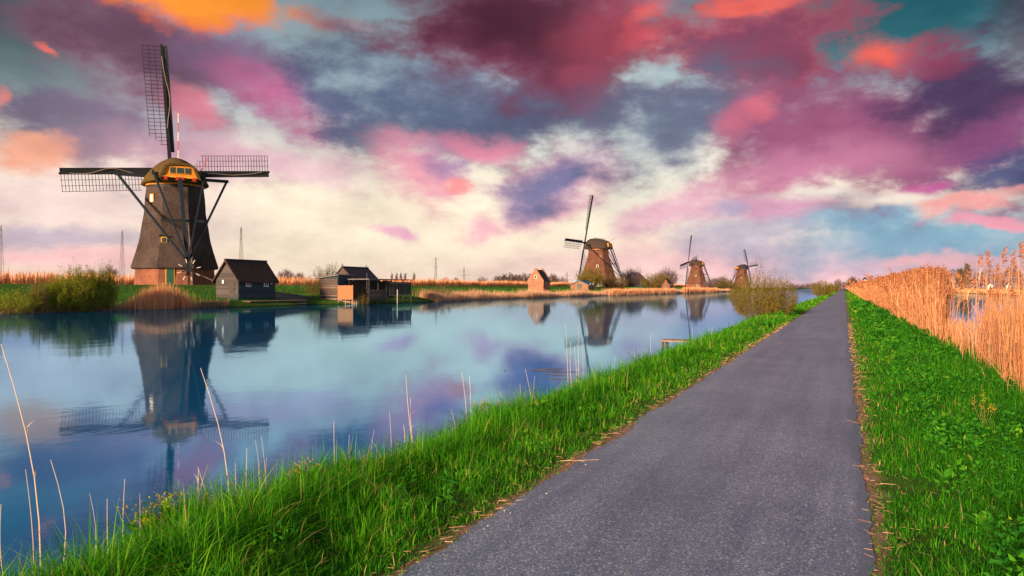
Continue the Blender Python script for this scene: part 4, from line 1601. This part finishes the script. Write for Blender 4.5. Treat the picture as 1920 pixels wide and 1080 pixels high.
# yellow-green flowering plants at the water's edge
def flowering(px, s, h, label):
    y = on_s(px, s)
    r = empty('flowering_plant', (s, y, G(s, y) - .01), label, 'plant', 'flowering plants on the bank')
    st, lf, fl = Veg(), Veg(), Veg()
    for i in range(6):
        tip = np.array([[rng.normal(0, .07), rng.normal(0, .07), h * rng.uniform(.7, 1.05)]])
        st.sticks(np.zeros((1, 3)), tip, [.004], [.002], np.array([.6]))
        k = 16
        fl.leaves(tip + rng.normal(0, .018, (k, 3)), np.full(k, .013), np.full(k, .009), uni(0, 1, k), .6)
        k = 7
        lf.leaves(tip * uni(.2, .85, k)[:, None] + rng.normal(0, .01, (k, 3)), uni(.05, .09, k), uni(.02, .035, k), uni(.5, 1, k), .2)
    link('stems', st.mesh('stems', M['bark']), r)
    link('leaves', lf.mesh('leaves', M['weed']), r)
    link('blossom', fl.mesh('blossom', M['flower']), r)


FLW = 'slender plant with yellow-green flower heads at the canal edge'
for px, h in ((305, .34), (350, .30), (322, .27), (560, .26), (585, .28), (905, .28), (930, .24), (285, .25)):
    flowering(px, -3.15 + rng.uniform(-.06, .06), h, FLW)
def flowering_xy(x, y, h):
    r = empty('flowering_plant', (x, y, G(x, y) - .01), 'slender plant with yellow-green flower heads between path and reeds', 'plant', 'flowering plants by the reeds')
    st, fl = Veg(), Veg()
    for i in range(5):
        tip = np.array([[rng.normal(0, .05), rng.normal(0, .05), h * rng.uniform(.7, 1.05)]])
        st.sticks(np.zeros((1, 3)), tip, [.004], [.002], np.array([.6]))
        fl.leaves(tip * uni(.7, 1, 14)[:, None] + rng.normal(0, .012, (14, 3)), np.full(14, .014), np.full(14, .009), uni(0, 1, 14), .5)
    link('stems', st.mesh('stems', M['bark']), r)
    link('blossom', fl.mesh('blossom', M['flower']), r)


for x_, y_ in ((1.42, 5.6), (1.30, 6.4), (1.50, 6.9), (1.1, 7.4), (.92, 4.1), (1.02, 4.35)):
    flowering_xy(x_, y_, .30)

# ---- dry litter lying along the path edges and in the grass
v = Veg()
n = 2200
y = uni(1.2, 5.2, n) ** 2 * 1.0
sd = rng.random(n) < .55
x = np.where(sd, PATH_L - np.abs(rng.normal(-.02, .10, n)), PATH_R + np.abs(rng.normal(-.01, .09, n)))
far_in = rng.random(n) < .22
x = np.where(far_in, np.where(sd, uni(-2.7, PATH_L, n), uni(PATH_R, 1.4, n)), x)
on_path = (x > PATH_L) & (x < PATH_R)
P = np.stack([x, y, np.where(on_path, PATH_Z + .016, ground_z(x, y) + uni(.004, .03, n))], 1)
a = uni(0, np.pi, n)
D = np.stack([np.cos(a), np.sin(a), rng.normal(0, .06, n)], 1)
L = rng.gamma(1.6, .017, n)
v.sticks(P, P + D * L[:, None], .0016 * np.maximum(1, y / 6), .0011 * np.maximum(1, y / 6), uni(.2, 1, n))
tag(link('dry_litter', v.mesh('dry_litter', M['pale_reed'])), 'pale dry stalk litter scattered along the path edges', 'litter', kind='stuff')
M['pebble'] = solid('pebble', (.36, .33, .30), (.52, .48, .44), 40, (1, 1, 1), .8, 0, 0, .3)
# white crumbs of shell and gravel at the path edge
def pebble(px, py, r):
    d = F * (EYE - PATH_Z - .01) / (py - 540)
    x, y = at(px, d)
    z = PATH_Z + .006 if PATH_L + .03 < x < PATH_R - .03 else G(x, y)
    m = MB()
    rings = []
    for i in range(5):
        a = math.pi * i / 4
        rr = max(.0006, math.sin(a) * r)
        rings.append([(math.cos(j * 1.0472) * rr * rng.uniform(.8, 1.3), math.sin(j * 1.0472) * rr * rng.uniform(.8, 1.2), r * .55 * (1 - math.cos(a))) for j in range(6)])
    o = m.loft(rings).obj('pebble', M['pebble'], None, True)
    o.location = (x, y, z)
    tag(o, 'white pebble on the bare edge of the path beside the canal verge', 'pebble', 'white pebbles at the path edge')


for px, py, r in ((946, 957, .006), (957, 961, .0045), (1025, 925, .006), (1098, 871, .006), (915, 985, .005), (908, 991, .004)):
    pebble(px, py, r)

# ---- dry stems standing at the canal edge
def stem(bpx, tpx, tpy, r, bow, label, s=-3.2, name='dry_reed_stem', group='dry reed stems at the canal edge'):
    y = on_s(bpx, s)
    d = depth_of(s, y)
    z0 = G(s, y) - .02
    tip = Vector((*at(tpx, d), zat(tpy, d)))
    b = Vector((s, y, z0))
    pts = []
    for i in range(7):
        u = i / 6
        p = b.lerp(tip, u)
        k = cw(bow * math.sin(math.pi * u), 0)
        pts.append(p + Vector((k[0], k[1], 0)) - b)
    m = MB().tube(pts, [r * (1 - .55 * i / 6) for i in range(7)], 5)
    me = bpy.data.meshes.new(name)
    me.from_pydata(m.v, [], m.f)
    at_ = me.attributes.new('tint', 'FLOAT', 'POINT')
    at_.data.foreach_set('value', [rng.uniform(.55, .95)] * len(m.v))
    me.materials.append(M['stalk'])
    o = link(name, me, None, b)
    tag(o, label, 'reed stem', group)
    if r > .003:                                  # a torn leaf or two on the bigger stalks
        for u in (rng.uniform(.35, .55), rng.uniform(.6, .85)):
            v_ = Veg()
            i_ = int(u * 6)
            v_.blades(np.array([pts[i_]]), np.array([rng.uniform(.05, .12)]), np.array([.007]), np.array([rng.uniform(.6, 1.4)]), np.array([rng.uniform(.3, .9)]), 4)
            link('leaf', v_.mesh('leaf', M['stalk']), o)


stem(76, 2, 645, .0035, .06, 'longest dry reed stem, bowed over the water at the canal edge')
stem(432, 376, 690, .0034, .05, 'tall curved dry reed stem leaning across the mill reflection')
SL = 'short thin dry reed stem standing in the grass at the canal edge'
for bpx, tpx, tpy in ((62, 48, 880), (101, 95, 862), (30, 2, 945), (205, 201, 935), (233, 234, 898), (160, 168, 925), (370, 372, 880), (462, 463, 840), (483, 479, 825), (497, 490, 818), (505, 500, 858), (447, 441, 868), (258, 262, 925), (418, 371, 875),
                      (631, 626, 790), (733, 730, 772), (700, 702, 806), (752, 757, 796), (852, 846, 768), (1001, 985, 692), (1010, 1003, 705), (985, 975, 720), (1225, 1222, 622), (1153, 1154, 668), (1190, 1188, 655), (940, 938, 735), (1300, 1297, 605), (660, 655, 815)):
    stem(bpx, tpx, tpy, rng.uniform(.0018, .0032), rng.normal(0, .02), SL, s=-3.2 + rng.uniform(-.12, .15))
ML = 'pale dry reed stem rising well above the grass at the canal edge'
for bpx, tpx, tpy in ((778, 761, 703), (781, 770, 745), (876, 866, 698), (882, 880, 703), (1066, 1060, 606), (1074, 1070, 640), (1087, 1084, 610), (1080, 1077, 650), (1092, 1091, 645)):
    stem(bpx, tpx, tpy, .0032, rng.normal(0, .012), ML)

# dead stalks floating by the bank
for px, py, L in ((1025, 696, .5), (1035, 692, .42), (1045, 703, .5), (1050, 711, .35), (1012, 694, .3), (1060, 698, .4), (947, 695, .05)):
    d = F * EYE / (py - 540)
    x, y = at(px, d)
    x = min(x, -3.35)
    a = rng.normal(.3, .25)
    o = MB().tube([(-L / 2 * math.cos(a), -L / 2 * math.sin(a), .004), (0, 0, .012), (L / 2 * math.cos(a), L / 2 * math.sin(a), .006)], [.004, .006, .004], 5).obj('floating_stalk', M['dark_wood'])
    o.location = (x, y, 0)
    tag(o, 'dead dark stalk floating on the water near the bank', 'stalk', 'floating stalks near the bank')

# ---- reed bed right of the path
def reed_bed():
    v, pl = Veg(), Veg()
    q = 1 - 1.05
    n = 34000
    t0, t1 = 9.0, 420
    y = (t0 ** q + rng.random(n) * (t1 ** q - t0 ** q)) ** (1 / q)
    x = 1.80 + np.abs(rng.normal(0, .34, n)) * np.interp(y, [9, 20, 40, 400], [1.0, 1.0, 1.25, 2.0]) + .07 * np.sin(y * 1.7)
    x = np.minimum(x, 3.4)
    ye_ = y - 6.5 * (x - 1.88)
    tall = np.interp(ye_, [9, 12.6, 13.6, 17.8, 19.6, 60, 420], [1.30, 1.2, .80, .65, 1.72, 1.75, 1.9])
    H = tall * uni(.72, 1.04, n)
    keep = rng.random(n) < np.interp(ye_, [9, 12.5, 13.5, 18.0, 19.4, 420], [.24, .20, .09, .14, 1, 1]) * (y > 0)
    lone = rng.random(n) < .06
    H = np.where(lone & (ye_ < 19), 1.6 * uni(.85, 1.1, n), H)
    x, y, H = x[keep], y[keep], H[keep]
    n = len(x)
    P = pts_of(x, y, -.03)
    lean = rng.normal(0, .06, (n, 2)) * H[:, None]
    lean += np.where(rng.random((n, 1)) < .04, rng.normal(0, .35, (n, 2)), 0) * H[:, None]
    lean[:, 0] += .03 * H
    Q = P + np.stack([lean[:, 0], lean[:, 1], H], 1)
    k = np.maximum(1, y / 11)
    tint = np.clip(uni(.05, .95, n), 0, 1)
    mid = (P + Q) / 2 + np.stack([rng.normal(0, .015, n), rng.normal(0, .015, n), np.zeros(n)], 1)
    v.sticks(P, mid, .0027 * k, .0025 * k, tint)
    v.sticks(mid, Q, .0025 * k, .0015 * k, tint)
    m = rng.random(n) < .75
    Pm = P[m] + (Q - P)[m] * uni(.3, .85, m.sum())[:, None]
    v.blades(Pm, uni(.15, .35, m.sum()), .009 * k[m], uni(.2, .9, m.sum()), tint[m], 2)
    m = (rng.random(n) < np.interp(y, [9, 13, 19, 25, 420], [.35, .15, .2, .8, .9])) & (H > 1.2)
    for j in range(9):
        Qm = Q[m]
        s_ = k[m] * uni(.7, 1.1, m.sum())
        D = np.stack([rng.normal(.55, .35, m.sum()), rng.normal(-.1, .35, m.sum()), uni(.1, .9, m.sum())], 1)
        st_ = Qm + np.stack([.01 * j * np.ones(m.sum()), 0 * s_, -.018 * j + .03 * np.ones(m.sum())], 1)
        pl.leaves(st_, .085 * np.sqrt(s_) * uni(.7, 1.2, m.sum()), .011 * s_, uni(0, 1, m.sum()), D=D)
    tag(link('reeds', v.mesh('reeds', M['reed'])), 'dense stand of dry orange reeds along the second canal', 'reeds', kind='stuff')
    tag(link('reed_plumes', pl.mesh('reed_plumes', M['plume'])), 'reddish brown plumes on top of the dense reed stand', 'reed plumes', kind='stuff')


reed_bed()
# the tall single reeds with plumes standing clear against sky and water
RL = 'single tall dry reed with drooping plume standing apart from the dense reed stand'
tips = [(1908, 463), (1892, 482), (1877, 474), (1832, 486), (1846, 478), (1866, 503), (1849, 496), (1896, 505), (1915, 488), (1858, 512), (1884, 515), (1903, 522), (1837, 520), (1822, 528), (1812, 515), (1798, 532), (1783, 548), (1771, 560), (1757, 530), (1763, 585),
        (1871, 530), (1889, 540), (1911, 545), (1853, 545), (1828, 552)]
for tp in tips:
    s = 1.95 + rng.uniform(0, .55)
    y = on_s(tp[0] + rng.uniform(-8, 12), s)
    d = depth_of(s, y)
    base = np.array([s, y, G(s, y) - .03])
    tip = np.array([*at(tp[0], d), zat(tp[1], d)])
    r = empty('tall_reed', tuple(base), RL, 'reed', 'tall single reeds by the second canal')
    v = Veg()
    T_ = (tip - base)[None]
    Mi = T_ * .55 + np.array([[rng.normal(0, .03), rng.normal(0, .03), 0]])
    tn = np.array([rng.uniform(.3, .9)])
    v.sticks(np.zeros((1, 3)), Mi, [.005], [.0042], tn)
    v.sticks(Mi, T_, [.0042], [.0022], tn)
    link('stem', v.mesh('stem', M['reed']), r)
    for k_ in range(2):
        v = Veg()
        u = rng.uniform(.35, .8)
        v.blades(T_ * u, np.array([rng.uniform(.25, .4)]), np.array([.016]), np.array([rng.uniform(.3, .8)]), tn, 4)
        link('leaf', v.mesh('leaf', M['reed']), r)
    v = Veg()
    m = 34
    D = np.stack([rng.normal(.5, .3, m), rng.normal(-.1, .3, m), uni(-.1, .8, m)], 1)
    v.leaves(np.repeat(T_, m, 0) + np.stack([uni(0, .05, m), rng.normal(0, .008, m), uni(-.14, .05, m)], 1), uni(.04, .09, m), uni(.012, .02, m), uni(0, 1, m), D=D)
    link('plume', v.mesh('plume', M['plume']), r)

# ---- far banks
def strip_blades(name, label, cat, mat, x, y, H, W, bend=.15, segs=2, tint=None):
    v = Veg()
    n = len(x)
    # blades turn their faces any way round
    v.blades(pts_of(x, y, -.05), H, W, np.abs(rng.normal(bend, bend, n)), uni(0, 1, n) if tint is None else tint, segs)
    tag(link(name, v.mesh(name, M[mat])), label, cat, kind='stuff')


def bank_x(y):
    return -40.95 + np.interp(y, _bt, _bo)


n = 26000
y = 66 + (uni(0, 1, n) ** 1.6) * 240
x = bank_x(y) - np.abs(rng.normal(0, 1.0, n)) - .05
k = 1 + .5 * patch_noise(x * .4, y, .35)
strip_blades('bank_reeds', 'dry pinkish reeds fringing the far bank from the boat shelter to the mills', 'reeds', 'pale_reed', x, y, np.clip(k, .4, 1.4) * uni(.5, 1.05, n), .022 * np.maximum(1, y / 75) * uni(.7, 1.3, n), .12)
n = 3200
pxs = rng.normal(300, 32, n)
x = -42.3 + rng.normal(0, .35, n)
y = x * 0
kk = (pxs - 960) / F
y = x * (C_ + kk * S_) / (kk * C_ - S_)
strip_blades('bank_reeds', 'clump of tall dry reeds at the water below the big mill', 'reeds', 'reed', x, y, uni(.9, 1.95, n) * np.exp(-((pxs - 305) / 75) ** 2), uni(.018, .032, n), .05)
n = 5200
pxs = uni(190, 430, n)
kk = (pxs - 960) / F
x = -42.0 + rng.normal(0, .4, n)
y = x * (C_ + kk * S_) / (kk * C_ - S_)
strip_blades('sedge', 'brown mound of old sedge along the water below the big mill', 'sedge', 'sedge', x, y, uni(.2, .75, n) * np.interp(pxs, [190, 240, 330, 420], [.9, 1, 1, .5]), uni(.012, .03, n), .5)
n = 2600
pxs = uni(-30, 240, n)
kk = (pxs - 960) / F
x = -41.9 + rng.normal(0, .25, n)
y = x * (C_ + kk * S_) / (kk * C_ - S_)
strip_blades('sedge', 'tangled brown sedge along the water below the green bushes', 'sedge', 'sedge', x, y, uni(.15, .7, n), uni(.012, .03, n), .6)
n = 42000
y = 22 + uni(0, 1, n) ** 1.5 * 300
x = uni(-60, -42.5, n) + np.interp(y, _bt, _bo) * .8
strip_blades('bank_grass', 'green grass covering the slope of the far dike', 'grass', 'far_grass', x, y, uni(.10, .36, n) * np.interp(x, [-57, -52], [.45, 1]), .022 * np.maximum(1, y / 45) * uni(.7, 1.3, n), .3)
n = 70000
y = 5 + uni(0, 1, n) ** 1.3 * 600
x = -84.5 - np.abs(rng.normal(0, 1, n)) * np.where(rng.random(n) < .5, 5, 26)
strip_blades('reed_field', 'wide field of orange dry reeds behind the dike', 'reeds', 'reed', x, y, uni(1.8, 2.55, n) * np.clip(1 + .14 * patch_noise(x * .2, y, .06), .7, 1.2), .14 * np.maximum(1, y / 90) * uni(.7, 1.3, n), .1)
n = 9000
y = 20 + uni(0, 1, n) ** 1.5 * 620
x = 30.6 + np.abs(rng.normal(0, 1.1, n))
strip_blades('bank_reeds', 'dry orange reeds lining the far side of the second canal', 'reeds', 'reed', x, y, uni(.6, 1.25, n), .05 * np.maximum(1, y / 80) * uni(.7, 1.3, n), .12)
n = 5000
pxs = uni(1148, 1272, n)
s_ = -40.4 + rng.normal(0, .5, n)
kk = (pxs - 960) / F
y = s_ * (C_ + kk * S_) / (kk * C_ - S_)
strip_blades('bank_reeds', 'low reedy point reaching out before the thatched barn', 'reeds', 'reed', s_ - .8, y, uni(.6, 1.5, n), uni(.06, .11, n), .1)
n = 4000
pxs = uni(1288, 1352, n)
s_ = -39.9 + rng.normal(0, .5, n)
kk = (pxs - 960) / F
y = s_ * (C_ + kk * S_) / (kk * C_ - S_)
strip_blades('bank_reeds', 'low reedy point below the windmill with drooping sail', 'reeds', 'reed', s_ - 1.2, y, uni(.8, 1.9, n), uni(.08, .15, n), .1)

# ---- bushes and trees
def shrub(x, y, h, w, nst, nlf, leaf, mat, label, group=None, name='willow_bush', droop=.15, low=.25, zoff=0, bark='bark', thick=.012):
    r = empty(name, (x, y, G(x, y) - .05 + zoff), label, 'bush', group)
    st, lf = Veg(), Veg()
    a = uni(0, 2 * np.pi, nst)
    rad = w / 2 * np.sqrt(uni(0, 1, nst))
    base = np.stack([np.cos(a) * rad * .35, np.sin(a) * rad * .35, np.zeros(nst)], 1)
    hh = h * np.sqrt(np.clip(1 - (rad / (w / 2) * .85) ** 2, .12, 1)) * uni(.72, 1.04, nst) * np.where(rng.random(nst) < .13, uni(1.08, 1.3, nst), 1)
    tip = np.stack([np.cos(a) * rad * 1.05, np.sin(a) * rad * 1.05, hh], 1)
    bow = np.stack([np.cos(a) * rad * .18, np.sin(a) * rad * .18, -hh * .04], 1)
    def curve(i, u):
        u = np.asarray(u)[:, None]
        return base[i] * (1 - u) + tip[i] * u + bow[i] * 4 * u * (1 - u)
    idx = np.arange(nst)
    for j in range(3):
        u0, u1 = np.full(nst, j / 3), np.full(nst, (j + 1) / 3)
        st.sticks(curve(idx, u0), curve(idx, u1), np.full(nst, thick * (1 - j * .28)), np.full(nst, thick * (1 - (j + 1) * .28)), uni(.2, .9, nst))
    m = nst * 5
    i = rng.integers(0, nst, m)
    u = uni(.25, .95, m)
    p = curve(i, u)
    q = p + np.stack([rng.normal(0, .07 * w, m), rng.normal(0, .07 * w, m), uni(.05, .2, m) * h], 1)
    st.sticks(p, q, np.full(m, thick * .5), np.full(m, thick * .2), uni(.2, .9, m))
    link('branches', st.mesh('branches', M[bark]), r)
    if nlf:
        n1 = nlf // 2
        i = rng.integers(0, m, n1)
        P1 = p[i] + (q - p)[i] * uni(.1, 1.05, n1)[:, None]
        n2 = nlf - n1
        i2 = rng.integers(0, nst, n2)
        P2 = curve(i2, low + (1 - low) * uni(0, 1, n2) ** .9)
        P = np.concatenate([P1, P2]) + rng.normal(0, leaf * .7, (nlf, 3))
        clump = .5 + .5 * patch_noise(P[:, 0] + P[:, 1], P[:, 2] * 1.3, 5.5 / max(.6, w * .5))
        lf.leaves(P, leaf * uni(.6, 1.5, nlf), leaf * .42 * uni(.7, 1.3, nlf), np.clip(.15 + .6 * clump + rng.normal(0, .16, nlf), 0, 1), .5)
        link('leaves', lf.mesh('leaves', M[mat]), r)
    return r


def shrub_px(px, s, h, w, *a, **k):
    return shrub(s, on_s(px, s), h, w, *a, **k)


# willow beside the path and the ones behind it
shrub_px(1432, -3.3, 2.3, 2.9, 300, 15000, .055, 'willow', 'big yellow-green willow bush on the bank beside the path', thick=.008)
shrub_px(1541, -3.2, 2.7, 3.4, 120, 4200, .13, 'willow', 'round olive willow bush farther along the path bank', thick=.02)
shrub_px(1560, -3.2, 3.0, 4.2, 90, 2200, .26, 'willow', 'low olive bush by the path, near the walkers', thick=.03)
# green bushes on the far bank, in front of the dike
for i, (px, s, h, w, lb) in enumerate(((72, -42.0, 2.35, 1.0, 'slim sparse bush standing apart at the end of the green thicket'), (108, -42.2, 2.1, 2.2, 'rounded green bush at the sparse end of the bank thicket'),
                                       (138, -42.1, 3.0, 2.2, 'tallest yellow-green bush of the bank thicket'), (166, -42.2, 2.55, 2.0, 'green bush in the middle of the bank thicket'),
                                       (192, -42.3, 2.8, 1.9, 'twiggy green bush at the reed end of the bank thicket'))):
    shrub_px(px, s, h, w, 150, 11000 if i else 900, .075, 'shrub', lb, 'green bushes on the far bank', name='bush', low=.05, thick=.010)
shrub_px(25, -42.2, 1.5, 2.6, 90, 4000, .07, 'shrub', 'low dark green bush at the far bank water edge', 'green bushes on the far bank', name='bush', low=.05)
# bushes round the huts and mills
shrub_px(606, -47.5, 2.9, 3.2, 80, 1300, .09, 'dark_leaf', 'dark olive bush behind the lean-to hut', name='bush')
shrub_px(628, -52, 3.4, 3.4, 80, 1200, .09, 'dark_leaf', 'olive bush between the lean-to hut and the dark shed', name='bush')
shrub_px(586, -45.5, 1.6, 1.8, 60, 700, .07, 'dark_leaf', 'small dark bush beside the stone wall', name='bush')
shrub_px(678, -38.9, 1.35, 1.5, 60, 900, .06, 'dark_leaf', 'overgrown olive bush beside the picket fence', name='bush')
shrub_px(800, -41.5, 1.2, 3.2, 80, 700, .07, 'dark_leaf', 'scrubby brown thicket beyond the boat shelter', name='bush')
shrub_px(828, -41.3, 1.5, 2.6, 80, 500, .07, 'sedge', 'reddish bramble thicket on the far bank', name='bush')
shrub_px(1106, -55, 4.6, 7.5, 110, 2600, .26, 'willow', 'leafy yellow-green bush at the foot of the brown windmill', name='bush', thick=.05, zoff=.4)
shrub_px(1152, -52, 3.6, 7, 150, 900, .22, 'sedge', 'bare brown thicket at the foot of the brown windmill', name='bush', thick=.05)
shrub_px(1184, -62, 6.2, 8, 260, 0, .2, 'twig', 'pale bare bush between the brown windmill and the barn', name='bush', thick=.07, bark='haze_twig')
shrub_px(1232, -52, 5.2, 9, 150, 2200, .32, 'willow', 'olive bush hiding the end of the thatched barn', name='bush', thick=.06)
shrub_px(1250, -66, 8, 9, 240, 0, .3, 'twig', 'tall bare grey bush behind the thatched barn', name='bush', thick=.08, bark='haze_twig')
shrub_px(1352, -80, 8.5, 16, 200, 1500, .5, 'dark_leaf', 'dark tree-like bush behind the little brick house', name='bush', thick=.1)
shrub_px(1365, -48, 3.4, 14, 150, 1500, .4, 'dark_leaf', 'low dark shrubbery on the shore below the smallest looking windmill', name='bush', thick=.07)
shrub_px(1335, -62, 4.5, 9, 160, 300, .4, 'dark_leaf', 'bare dark bush between windmill and little brick house', name='bush', thick=.08, bark='haze_twig')


def tree(px, depth, h, w, label, mat='haze_twig', leaves=0, leafmat=None, group='trees on the horizon', narrow=False, z0=.75, name='bare_tree', nt_=420):
    x, y = at(px, depth)
    r = empty(name, (x, y, z0), label, 'tree', group)
    tr = MB().tube([(0, 0, -.3), (.01 * h, 0, h * .3), (0, .01 * h, h * .62), (0, 0, h * .9)], [h * .026, h * .02, h * .012, h * .004], 6)
    me = bpy.data.meshes.new('trunk')
    me.from_pydata(tr.v, [], tr.f)
    me.materials.append(M[mat])
    link('trunk', me, r)
    cr = Veg()
    n = nt_
    zc = h * (.58 if not narrow else .55)
    th_, ph_ = uni(0, 2 * np.pi, n), np.arccos(uni(-.9, 1, n))
    rr = uni(.55, 1.0, n) ** .6
    lump = 1 + .22 * patch_noise(th_ * 1.5, ph_ * 2, 1.6)
    tip = np.stack([np.cos(th_) * np.sin(ph_) * w / 2 * rr * lump, np.sin(th_) * np.sin(ph_) * w / 2 * rr * lump, zc + np.cos(ph_) * h * (.43 if not narrow else .46) * rr * lump], 1)
    b0 = tip * uni(.25, .55, n)[:, None]
    b0[:, 2] = np.maximum(h * .15, tip[:, 2] - (np.hypot(tip[:, 0], tip[:, 1]) * .55 + h * .12))
    tk = max(.012 * h, depth * .00022) * .5
    cr.sticks(b0, tip, np.full(n, tk * 1.3), np.full(n, tk * .5), uni(0, 1, n))
    # limbs
    k = 26
    lt = tip[:k] * .75
    ls = np.zeros((k, 3))
    ls[:, 2] = h * uni(.15, .5, k)
    cr.sticks(ls, lt, np.full(k, h * .011), np.full(k, h * .004), uni(0, .5, k))
    j = rng.integers(0, n, n * 2)
    s0 = b0[j] + (tip - b0)[j] * uni(.3, .9, n * 2)[:, None]
    cr.sticks(s0, s0 + rng.normal(0, 1, (n * 2, 3)) * np.array([w * .06, w * .06, h * .05]), np.full(n * 2, tk * .6), np.full(n * 2, tk * .25), uni(0, 1, n * 2))
    link('crown', cr.mesh('crown', M[mat]), r)
    if leaves:
        lf = Veg()
        j = rng.integers(0, n, leaves)
        P = b0[j] + (tip - b0)[j] * uni(.2, 1.05, leaves)[:, None] + rng.normal(0, w * .03, (leaves, 3))
        L = max(.1, depth * .0016)
        lf.leaves(P, L * uni(.6, 1.4, leaves), L * .6 * uni(.6, 1.3, leaves), uni(0, 1, leaves), .4)
        link('foliage', lf.mesh('foliage', M[leafmat]), r)
    return r


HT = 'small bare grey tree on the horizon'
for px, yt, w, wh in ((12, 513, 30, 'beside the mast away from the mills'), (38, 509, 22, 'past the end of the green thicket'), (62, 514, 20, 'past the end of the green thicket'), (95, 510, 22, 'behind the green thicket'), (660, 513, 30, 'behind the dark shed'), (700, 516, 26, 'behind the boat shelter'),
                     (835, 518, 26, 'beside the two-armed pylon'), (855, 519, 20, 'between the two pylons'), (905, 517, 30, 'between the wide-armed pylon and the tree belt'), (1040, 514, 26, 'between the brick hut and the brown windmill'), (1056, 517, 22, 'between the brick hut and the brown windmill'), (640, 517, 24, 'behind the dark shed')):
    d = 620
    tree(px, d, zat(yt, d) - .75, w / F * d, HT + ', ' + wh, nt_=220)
tree(205, 260, zat(497, 260) - .75, 40 / F * 260, 'round bare purple tree behind the green bushes beside the big mill', group=None)
tree(170, 260, zat(503, 260) - .75, 34 / F * 260, 'bare tree half hidden behind the green bank thicket', group=None)
tree(537, 330, zat(503, 330) - .75, 40 / F * 330, 'round bare purple tree behind the boathouse', group=None)
tree(562, 330, zat(510, 330) - .75, 30 / F * 330, 'lower bare purple tree next to the round one behind the boathouse', group=None)
PP = 'narrow upright poplar in the short row on the horizon'
for px in (735, 743.5, 751.5, 759.5, 776):
    tree(px, 700, zat(510, 700) - .75, 3.6, PP, 'haze_twig', 60, 'dark_leaf', 'row of poplars on the horizon', True, name='poplar', nt_=120)
WD = 'olive brown tree of the far belt beside the brick hut'
for px, yt in ((932, 516), (945, 513), (957, 511), (970, 512), (983, 511), (996, 513), (1036, 512)):
    tree(px, 430, zat(yt, 430) - .75, 24 / F * 430, WD, 'twig', 260, 'dark_leaf', 'tree belt behind the brick hut', nt_=260)
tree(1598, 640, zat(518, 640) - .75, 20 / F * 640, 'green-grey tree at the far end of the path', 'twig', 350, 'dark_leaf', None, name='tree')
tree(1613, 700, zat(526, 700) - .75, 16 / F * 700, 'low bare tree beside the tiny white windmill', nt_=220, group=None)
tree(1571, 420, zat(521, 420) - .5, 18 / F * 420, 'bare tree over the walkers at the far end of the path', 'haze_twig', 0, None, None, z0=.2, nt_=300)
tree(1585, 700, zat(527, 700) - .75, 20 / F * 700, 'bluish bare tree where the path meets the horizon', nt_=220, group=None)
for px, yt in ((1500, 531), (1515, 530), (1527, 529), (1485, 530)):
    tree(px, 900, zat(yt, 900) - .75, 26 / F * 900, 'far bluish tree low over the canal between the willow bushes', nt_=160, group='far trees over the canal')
# tall poplars beyond the second canal
for px, yt, w, lb in ((1800, 502, 18, 'shorter poplar of the pair beyond the second canal'), (1813, 494, 16, 'taller poplar of the pair beyond the second canal')):
    tree(px, 300, zat(yt, 300) - .8, w / F * 300, lb, 'twig', 900, 'dark_leaf', None, True, .8, 'poplar', 420)

# far wood right of the path: one mass on the horizon
v, tw = Veg(), Veg()
n = 9000
pxs = uni(1630, 2050, n)
dd = uni(420, 520, n)
top = 9.5 + 2.2 * np.sin(pxs * .11) + 1.5 * np.sin(pxs * .043 + 2) + 1.2 * np.sin(pxs * .31) - np.clip((1700 - pxs) / 60, 0, 1) * 5
a_ = (pxs - 960) / F * dd
x = a_ * C_ - dd * S_
y = a_ * S_ + dd * C_
z = .8 + top * uni(0, 1, n) ** .75
P = np.stack([x, y, z], 1)
v.leaves(P, uni(.7, 1.7, n), uni(.5, 1.1, n), uni(0, 1, n), .4)
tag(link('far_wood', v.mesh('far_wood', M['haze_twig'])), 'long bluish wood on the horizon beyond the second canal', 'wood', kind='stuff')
for px, w_, lb in ((1862, 9, 'white-gabled house far beyond the second canal, near the tall poplars'), (1895, 7, 'pale roofed farm house beyond the second canal, away from the poplars')):
    d = 400
    x, y = at(px, d)
    h = gabled('house', lb, 'house', x, y, w_ / F * d, 6, .8, 2.6, 3.9, M['white'], M['white'], M['felt'], None, .3, .2)
    f_ = MB().box(-w_ / F * d * .6, -w_ / F * d * .4, -.1, .02, .1, 2.0).obj('door', M['green'], h)
